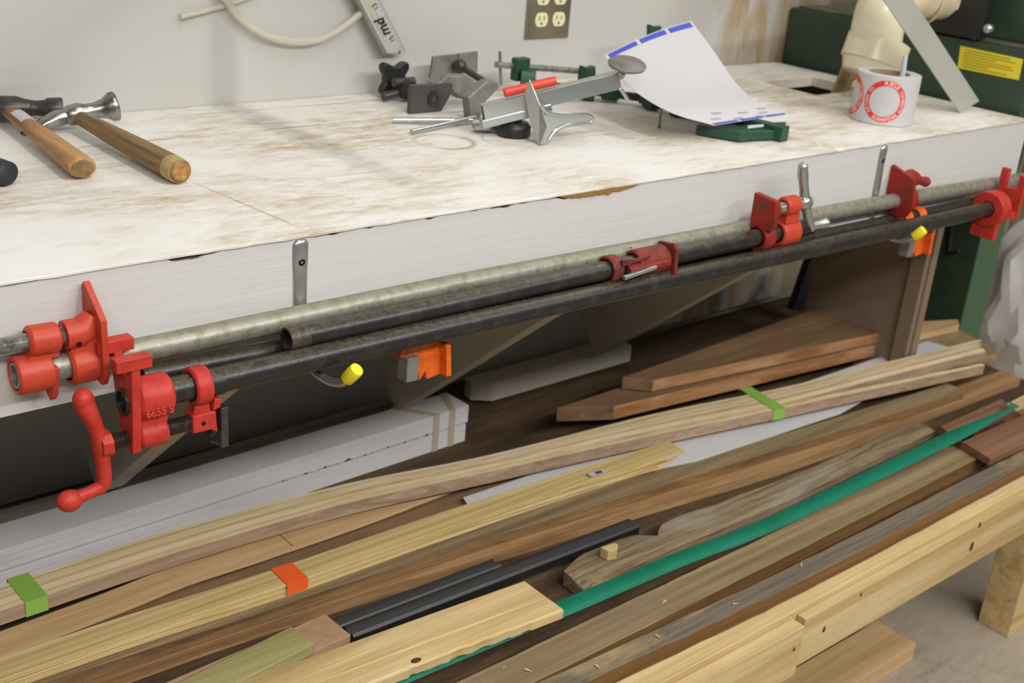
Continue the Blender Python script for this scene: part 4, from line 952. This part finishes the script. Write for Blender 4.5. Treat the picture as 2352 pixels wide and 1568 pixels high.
# knob
kq = at_z(1196, 318, .9); m = MB(); m.lathe(kq+V((0, .018, .001)), (0, 0, 1), [(0, .024), (.003, .027), (.016, .027), (.022, .022), (.024, .012), (.034, .011), (.036, .008)], n=32); m.build('clamp_knob', 'black_plastic', zg_, smooth=50)
# disc pad at the right end of the bar
dc = B+V((.004, .0, .018)); dc = at_y(1440, 149, B.y+.004)
m = MB(); ax = V((-.12, -.22, 1)).normalized(); m.lathe(dc-ax*.004, ax, [(0, .026), (.002, .030), (.006, .031), (.008, .029)], n=32); m.build('swivel_disc', 'cast_grey', zg_, smooth=50)
m = MB(); m.tube([B+wv_*.008, dc-ax*.004], .007); m.build('disc_stem', 'zinc', zg_)
for a, b, z0_, z1_, r_ in (((903, 276), (1085, 276), .906, .908, .0045), ((945, 303), (1090, 270), .905, .910, .0042)):
    m = MB(); m.cyl(at_z(*a, z0_), at_z(*b, z1_), r_, n=14); m.build('guide_rod', 'zinc', zg_)
m = MB(); m.cyl(A+d*.04+q*.012+wv_*.022, A+d*.125+q*.012+wv_*.022, .007); m.build('red_grip', 'red_plastic', zg_, .001)
m = MB(); a_ = at_y(1335, 210, A.y+.16); m.cyl(A+d*.225-wv_*.012, A+d*.235-wv_*.034, .003, n=12); m.build('pin', 'zinc', zg_)

# green bar clamps
def barclamp(label, a, b, z0_, z1_, jaws, rod=False):
    A_, B_ = at_z(*a, z0_), at_z(*b, z1_); d_ = (B_-A_).normalized(); q_ = V((-d_.y, d_.x, 0)).normalized(); L__ = (B_-A_).length
    e = tag(empty('bar_clamp', A_), label, 'clamp', 'green bar clamps on the bench')
    m = MB(); m.prism([A_-q_*.004-V((0, 0, .007)), A_+q_*.004-V((0, 0, .007)), A_+q_*.004+V((0, 0, .007)), A_-q_*.004+V((0, 0, .007))], d_*L__); m.build('bar', 'dark_steel', e, .001)
    for f_, w__, hh, dep in jaws:
        c__ = A_+d_*(L__*f_); m = MB()
        m.prism([c__-q_*dep-V((0, 0, hh*.45)), c__+q_*.012-V((0, 0, hh*.5)), c__+q_*.012+V((0, 0, hh*.5)), c__-q_*.012+V((0, 0, hh*.5)), c__-q_*dep+V((0, 0, hh*.1))], d_*w__); m.build('jaw', 'green_metal', e, .002)
    return e, A_, d_, q_, L__
e, A_, d_, q_, L__ = barclamp('green bar clamp with threaded rod and crosspin, farthest back by the wall', (1195, 188), (1395, 214), .923, .916, ((.0, .028, .046, .018), (.72, .022, .034, .014), (.93, .03, .02, .012)))
p0 = at_y(1137, 148, .575); p1 = at_y(1365, 166, .50); screw(p0, p1, .0062, 'screw_steel', e, .003)
m = MB(); m.cyl(at_y(1148, 118, .575), at_y(1150, 195, .575), .0028, n=10); m.build('cross_pin', 'steel', e)
box('rod_block', (0, 0, 0), (.032, .02, .042), 'green_metal', e, .003, Matrix.Translation(at_y(1186, 188, .545)))
P_ = [at_y(px, py, .49) for px, py in ((1336, 195), (1342, 152), (1352, 158), (1368, 152), (1370, 190))]
m = MB(); m.prism(P_, (0, .014, 0)); m.build('rod_jaw', 'green_metal', e, .001)
barclamp('middle green bar clamp, mostly hidden under the curled label sheet', (1378, 212), (1722, 256), .915, .915, ((.02, .03, .024, .012), (.30, .025, .026, .02), (.66, .02, .026, .02)))
e, A_, d_, q_, L__ = barclamp('green bar clamp with red and white decal, nearest under the label sheet', (1470, 228), (1760, 298), .913, .913, ((.08, .02, .022, .018), (.30, .02, .024, .02), (.62, .14, .026, .012)))
P_ = [at_z(px, py, .914) for px, py in ((1690, 300), (1766, 303), (1768, 283), (1694, 280))]
yy_ = at_z(1730, 306, .9006).y
m = MB(); P_ = [at_y(px, py, yy_) for px, py in ((1575, 270), (1600, 286), (1700, 306), (1765, 303), (1766, 287), (1805, 302), (1806, 281), (1760, 268), (1700, 280), (1640, 272))]
P_ = [at_z(px, py, .918) for px, py in ((1600, 287), (1700, 304), (1762, 300), (1803, 300), (1806, 279), (1764, 281), (1700, 288), (1620, 272))]
m.prism(P_, (0, 0, -.016)); gj = m.build('end_casting', 'green_metal', e, .0015)
P_ = [at_y(px, py, at_z(1735, 302, .918).y-.0012) for px, py in ((1718, 288), (1754, 285), (1754, 291), (1718, 295))]
m = MB(); m.prism(P_, (0, .0006, 0)); m.build('decal', 'paper', gj)
m = MB(); m.cyl(at_z(1518, 252, .925), at_z(1514, 292, .903), .003, n=10); m.build('cross_pin', 'tan_metal' if 'tan_metal' in MATS else 'steel', e)
P_ = [at_y(px, py, .55) for px, py in ((1492, 82), (1496, 57), (1524, 62), (1530, 82))]
P_ += []
m = MB(); m.prism([at_y(px, py, .52) for px, py in ((1492, 215), (1495, 57), (1505, 62), (1520, 60), (1512, 215))], (0, .012, 0)); o = m.build('upright_jaw', 'green_metal', None, .001)
tag(o, 'dark green upright clamp bar behind the label sheet', 'clamp')

# label sheet
tl, tr = at_y(1388, 127, .33), at_y(1588, 48, .345); bl, br = at_z(1640, 288, .9275), at_z(1812, 262, .9275)
ml = at_y(1470, 218, .215); mr = at_y(1690, 190, .235)
ml2 = at_y(1545, 260, .15); mr2 = at_y(1745, 238, .165)
ml0 = at_y(1428, 178, .275); mr0 = at_y(1640, 118, .29)
Lc = spline([tl, ml0, ml, ml2, bl], 24); Rc = spline([tr, mr0, mr, mr2, br], 24)
m = MB(); b = m.b; NU, NVv = 10, len(Lc)
grid = [[b.verts.new(Lc[j].lerp(Rc[j], i/NU)+V((0, 0, .006*math.sin(math.pi*i/NU)*(1-j/NVv)))) for i in range(NU+1)] for j in range(NVv)]
for j in range(NVv-1):
    for i in range(NU): b.faces.new((grid[j][i], grid[j][i+1], grid[j+1][i+1], grid[j+1][i]))
o = m.build('label_sheet', 'paper', None, smooth=60); sm = o.modifiers.new('s', 'SOLIDIFY'); sm.thickness = .0004
tag(o, 'curled white label sheet with blue bars resting on the green clamps', 'paper')
sheet = o
def on_sheet(u, v):
    f = v*(NVv-1); j = min(int(f), NVv-2); t_ = f-j; l = Lc[j].lerp(Lc[j+1], t_); r = Rc[j].lerp(Rc[j+1], t_)
    return l.lerp(r, u)+V((0, 0, .006*math.sin(math.pi*u)*(1-v*(NVv-1)/NVv)))
def decal(u0, u1, v0, v1, mat, name):
    nn = ((on_sheet(.9, .5)-on_sheet(.1, .5)).cross(on_sheet(.5, v1)-on_sheet(.5, max(0, v0-.05)))).normalized(); nn = nn if nn.z > 0 or nn.y < 0 else -nn
    if nn.dot(CAM-on_sheet(.5, v0)) < 0: nn = -nn
    m = MB(); K = 6; rg = [[on_sheet(u0+(u1-u0)*k/K, v0)+nn*.0008, on_sheet(u0+(u1-u0)*k/K, v1)+nn*.0008, on_sheet(u0+(u1-u0)*k/K, v1)+nn*.0004, on_sheet(u0+(u1-u0)*k/K, v0)+nn*.0004] for k in range(K+1)]
    m.loft(rg); m.build(name, mat, sheet)
for u0, u1 in ((.03, .33), (.37, .66), (.70, .97)):
    decal(u0, u1, .008, .045, 'paper_blue', 'blue_bar'); decal(u0, u1, .97, .995, 'paper_blue', 'blue_bar')
for (u_, v_) in ((.15, .90), (.35, .94), (.30, .82), (.55, .86), (.75, .90), (.62, .95), (.85, .82), (.78, .96)): decal(u_, u_+.10, v_, v_+.022, 'paper_grey', 'printed_line')

# sticker roll
rc_ = at_z(2022, 276, .9); rr_ = .0585; hh = .090
rl = tag(empty('sticker_roll', rc_), 'roll of white stickers printed with red rings standing on the bench end', 'sticker roll')
m = MB(); m.ring(rc_+V((0, 0, .0005)), rc_+V((0, 0, hh)), .0385, rr_, n=56, ch=.001); m.build('roll', 'paper', rl, smooth=40)
m = MB(); m.ring(rc_+V((0, 0, .0005)), rc_+V((0, 0, hh-.001)), .0362, .0383, n=40); m.build('core', 'card', rl)
cd = (CAM-rc_); cd.z = 0; cd.normalize(); ang0 = math.atan2(cd.y, cd.x)
def cylpt(th, z_, r_): return rc_+V((r_*math.cos(th), r_*math.sin(th), z_))
def ring_decal(thc, zc, ri, ro, mat, name, r_=rr_, n=48, parent=rl):
    m = MB(); rg = []
    for k in range(n):
        a_ = 2*math.pi*k/n; rg.append([cylpt(thc+ri*math.cos(a_)/rr_, zc+ri*math.sin(a_), r_+.0003), cylpt(thc+ro*math.cos(a_)/rr_, zc+ro*math.sin(a_), r_+.0003), cylpt(thc+ro*math.cos(a_)/rr_, zc+ro*math.sin(a_), r_+.0006), cylpt(thc+ri*math.cos(a_)/rr_, zc+ri*math.sin(a_), r_+.0006)])
    m.loft(rg, closed=True); return m.build(name, mat, parent, smooth=60)
def arc_text(body, thc, zc, rad, a0, a1, size, parent):
    cu_n = len(body)
    for i, ch in enumerate(body):
        if ch == ' ': continue
        a_ = a0+(a1-a0)*(i+.5)/cu_n
        th = thc-rad*math.cos(a_)/rr_*-1 if False else thc+rad*math.cos(a_)/rr_
        p_ = cylpt(th, zc+rad*math.sin(a_), rr_+.0008); er = V((-math.sin(th), math.cos(th), 0))
        tx = er*(math.sin(a_))*1+V((0, 0, -math.cos(a_))); ty = er*math.cos(a_)+V((0, 0, math.sin(a_)))
        txt(ch, 'ring_letter', 'label_pink', parent, p_, tx, ty, size, .0001, bold=.0001)
# (angle grows anticlockwise seen from above = to the right seen from the camera)
for thc in (ang0+.02, ang0-1.36):
    rd = ring_decal(thc, .045, .0285, .0380, 'label_red', 'printed_ring')
    if thc > ang0-1: 
        arc_text('PURDUE', thc, .045, .0328, 1.75, .85, .0105, rd); arc_text('UNIVERSITY BAND', thc, .045, .0328, .65, -1.2, .0085, rd); arc_text('LAFAYETTE', thc, .045, .0328, -1.2, -2.1, .0085, rd); arc_text('RETURN TO', thc, .045, .0328, 3.9, 2.4, .0075, rd)
    else: arc_text('UNIVERSITY BAND', thc, .045, .0328, .8, -1.2, .0085, rd)
mk = MB(); p0 = rc_+V((.020, -.018, .01)); p1 = at_y(2080, 128, rc_.y-.012); mk.tube([p0, p0.lerp(p1, .8), p1], [.0052, .0052, .0042], n=14)
mo = mk.build('marker_pen', 'marker_blue', None, smooth=60); tag(mo, 'pale blue marker pen standing in the sticker roll', 'pen')

# leaning flat steel bar
a0, a1, a2, a3 = at_z(2205, 259, .9008), at_y(2250, 232, .10), at_y(2090, 0, .155), at_y(2030, 0, .155)
a0 = at_z(2206, 259, .9008); dl = (at_y(2030, 0, a0.y+.04)-a0); wl = at_y(2250, 232, a0.y)-a0
m = MB(); m.prism([a0, a0+wl, a0+wl+dl*1.35, a0+dl*1.35], (0, .0028, 0)); tag(m.build('steel_bar', 'bar_grey', None, .0004), 'flat grey metal bar leaning down to the bench in front of the green machine', 'bar')
wst = None

# PVC elbow
pv = tag(empty('dust_pipe', at_y(2010, 140, .25)), 'yellowed plastic dust pipe elbow coming out of the green machine', 'pipe')
yv = .26
P_ = [at_y(2268, -8, yv), at_y(2180, -12, yv), at_y(2110, -14, yv), at_y(2060, -8, yv), at_y(2030, 18, yv), at_y(2018, 55, yv), at_y(2012, 90, yv)]
P_[0].x = 1.690
m = MB(); m.tube(spline(P_, 42), .052, n=36); m.build('elbow', 'pvc', pv, smooth=60)
ax = (at_y(2003, 150, yv)-at_y(2025, 90, yv)).normalized(); c_ = at_y(2022, 88, yv)
m = MB(); m.lathe(c_, ax, [(0, .054), (.004, .064), (.05, .064), (.052, .060), (.075, .052), (.078, .044)], n=40); m.build('coupling', 'pvc', pv, smooth=40)
rx = P_[0]+V((-.07, 0, 0)); m = MB(); m.ring(rx, rx+V((.006, 0, 0)), .0518, .0545, n=36); m.build('joint_ring', 'pvc', pv)
m = MB(); m.tube([at_y(1960, 140, .33), at_z(1920, 232, .86)], .018, n=6); tag(m.build('prop_stick', 'tan_post', None, smooth=20), 'tan wooden prop stick rising from the hole in the bench top', 'stick')

# ================================================================== GREEN MACHINE
mc = tag(empty('green_machine', (1.9, .3, FL)), 'dark green woodworking machine with yellow label standing beyond the bench end', 'machine')
MX = 1.70
m = MB(); m.box((MX, .03, .84), (2.5, .635, 1.0265)); m.build('body', 'machine_green', mc, .004)
m = MB(); m.box((MX+.012, .04, 1.0268), (2.48, .62, 1.031)); m.build('table', 'machine_top', mc, .001)
m = MB(); m.box((MX+.06, -.05, 1.0312), (2.3, .18, 1.30)); m.box((MX+.02, .18, 1.0312), (MX+.10, .36, 1.2)); m.build('blade_housing', 'machine_green', mc, .004)
m = MB(); c_ = at_x(2270, 64, MX+.0); c_ = V((MX+.019, c_.y+.02, c_.z)); 
m = MB(); m.box((MX-.008, .15, 1.0312), (MX+.019, .33, 1.16)); m.build('intake_plate', 'black_plastic', mc, .002)
c_ = at_x(2270, 66, MX-.012); m = MB(); m.lathe(c_, (-1, 0, 0), [(-.006, .009), (.003, .010), (.008, .008), (.011, .003)]); m.build('bolt', 'zinc', mc, smooth=50)
c_ = at_x(2239, 86, MX-.001); m = MB(); m.lathe(c_, (-1, 0, 0), [(0, .004), (.002, .004), (.003, .002)]); m.build('bolt', 'zinc', mc, smooth=50)
P_ = [at_x(px, py, MX-.0006) for px, py in ((2206, 105), (2350, 136), (2340, 184), (2199, 156))]
m = MB(); m.prism(P_, (.0004, 0, 0)); lb_ = m.build('warning_label', 'label_yellow', mc)
for k in range(7):
    u = (k+.9)/8; a_ = P_[0].lerp(P_[3], u); b_ = P_[1].lerp(P_[2], u); f0, f1 = (.08, (.82, .9, .6, .86, .9, .5, .8)[k])
    p0 = a_.lerp(b_, f0)+V((-.0006, 0, 0)); p1 = a_.lerp(b_, f1)+V((-.0006, 0, 0)); dn = (P_[3]-P_[0]).normalized()*.0014
    m = MB(); m.prism([p0, p1, p1+dn, p0+dn], (.0003, 0, 0)); m.build('print_line', 'label_ink', lb_)
# stand leg: dark side sheet and lighter front flange
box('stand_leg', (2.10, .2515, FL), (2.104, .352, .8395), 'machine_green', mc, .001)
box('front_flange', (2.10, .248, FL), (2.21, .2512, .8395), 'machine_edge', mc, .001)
m = MB(); m.tube([at_x(2187, 515, 2.093), at_x(2182, 560, 2.093), at_x(2180, 582, 2.091)], .006, n=10); m.tube([at_x(2180, 582, 2.088), at_x(2202, 576, 2.08)], .0045, n=12); m.build('lever', 'black_plastic', mc, smooth=50)
# black stand under the bench
bs = tag(empty('tool_stand', (1.3, .45, DK)), 'black metal stand leg leaning under the right end of the bench', 'stand')
m = MB()
P_ = [at_y(px, py, .50) for px, py in ((1822, 712), (1850, 712), (1882, 590), (1866, 585))]
m.prism(P_, (0, .02, 0)); m.build('wide_leg', 'black_plastic', bs)
P_ = [at_y(px, py, .50) for px, py in ((1884, 700), (1893, 698), (1886, 590), (1878, 590))]
m = MB(); m.prism(P_, (0, .02, 0)); m.build('thin_leg', 'black_plastic', bs)

# plastic bag at far right
m = MB(); bmesh.ops.create_icosphere(m.b, subdivisions=4, radius=1)
for v in m.b.verts:
    p = v.co.copy(); n_ = 1+.16*mnoise.noise(p*2.2)+.07*abs(mnoise.noise(p*6)); v.co = V((p.x*.16*n_, p.y*.14*n_, p.z*.27*n_))+V((2.72, .36, FL+.262))
m.b.verts.ensure_lookup_table()
lz = min(v.co.z for v in m.b.verts)
for v in m.b.verts: v.co.z += FL-lz+.001
tag(m.build('plastic_bag', 'plastic_bag', None, smooth=18), 'crumpled whitish plastic bag standing on the floor at far right', 'bag')

# wood chips
random.seed(11)
where_ = ('beside the left rail joint at the bottom edge', 'in the middle of the frontmost board', 'left of the middle on the frontmost board', 'near the centre right of the frontmost board', 'at the bottom on the long brown board, right one of two', 'at the bottom on the long brown board, left one of two', 'on the long brown board below the green strip')
for k, (px, py, z_) in enumerate(((1373, 1532, DK+TH), (1690, 1386, DK+TH), (1512, 1462, DK+TH), (1840, 1298, DK+TH), (1215, 1540, DK+TH+.002), (1155, 1533, DK+TH+.002), (1524, 1383, DK+TH+.002))):
    q = at_z(px, py, z_+.0012); a_ = random.random()*3; s_ = .004+.004*random.random(); 
    m = MB(); m.prism([q+zrot(V((-s_, 0, 0)), a_), q+zrot(V((s_*.8, -s_*.4, 0)), a_), q+zrot(V((s_, s_*.3, 0)), a_)], (0, 0, .0006))
    tag(m.build('wood_chip', 'paper_wood' if 'paper_wood' in MATS else 'tan_post', None), 'small pale wood chip '+where_[k], 'wood chip', 'wood chips on the front boards')
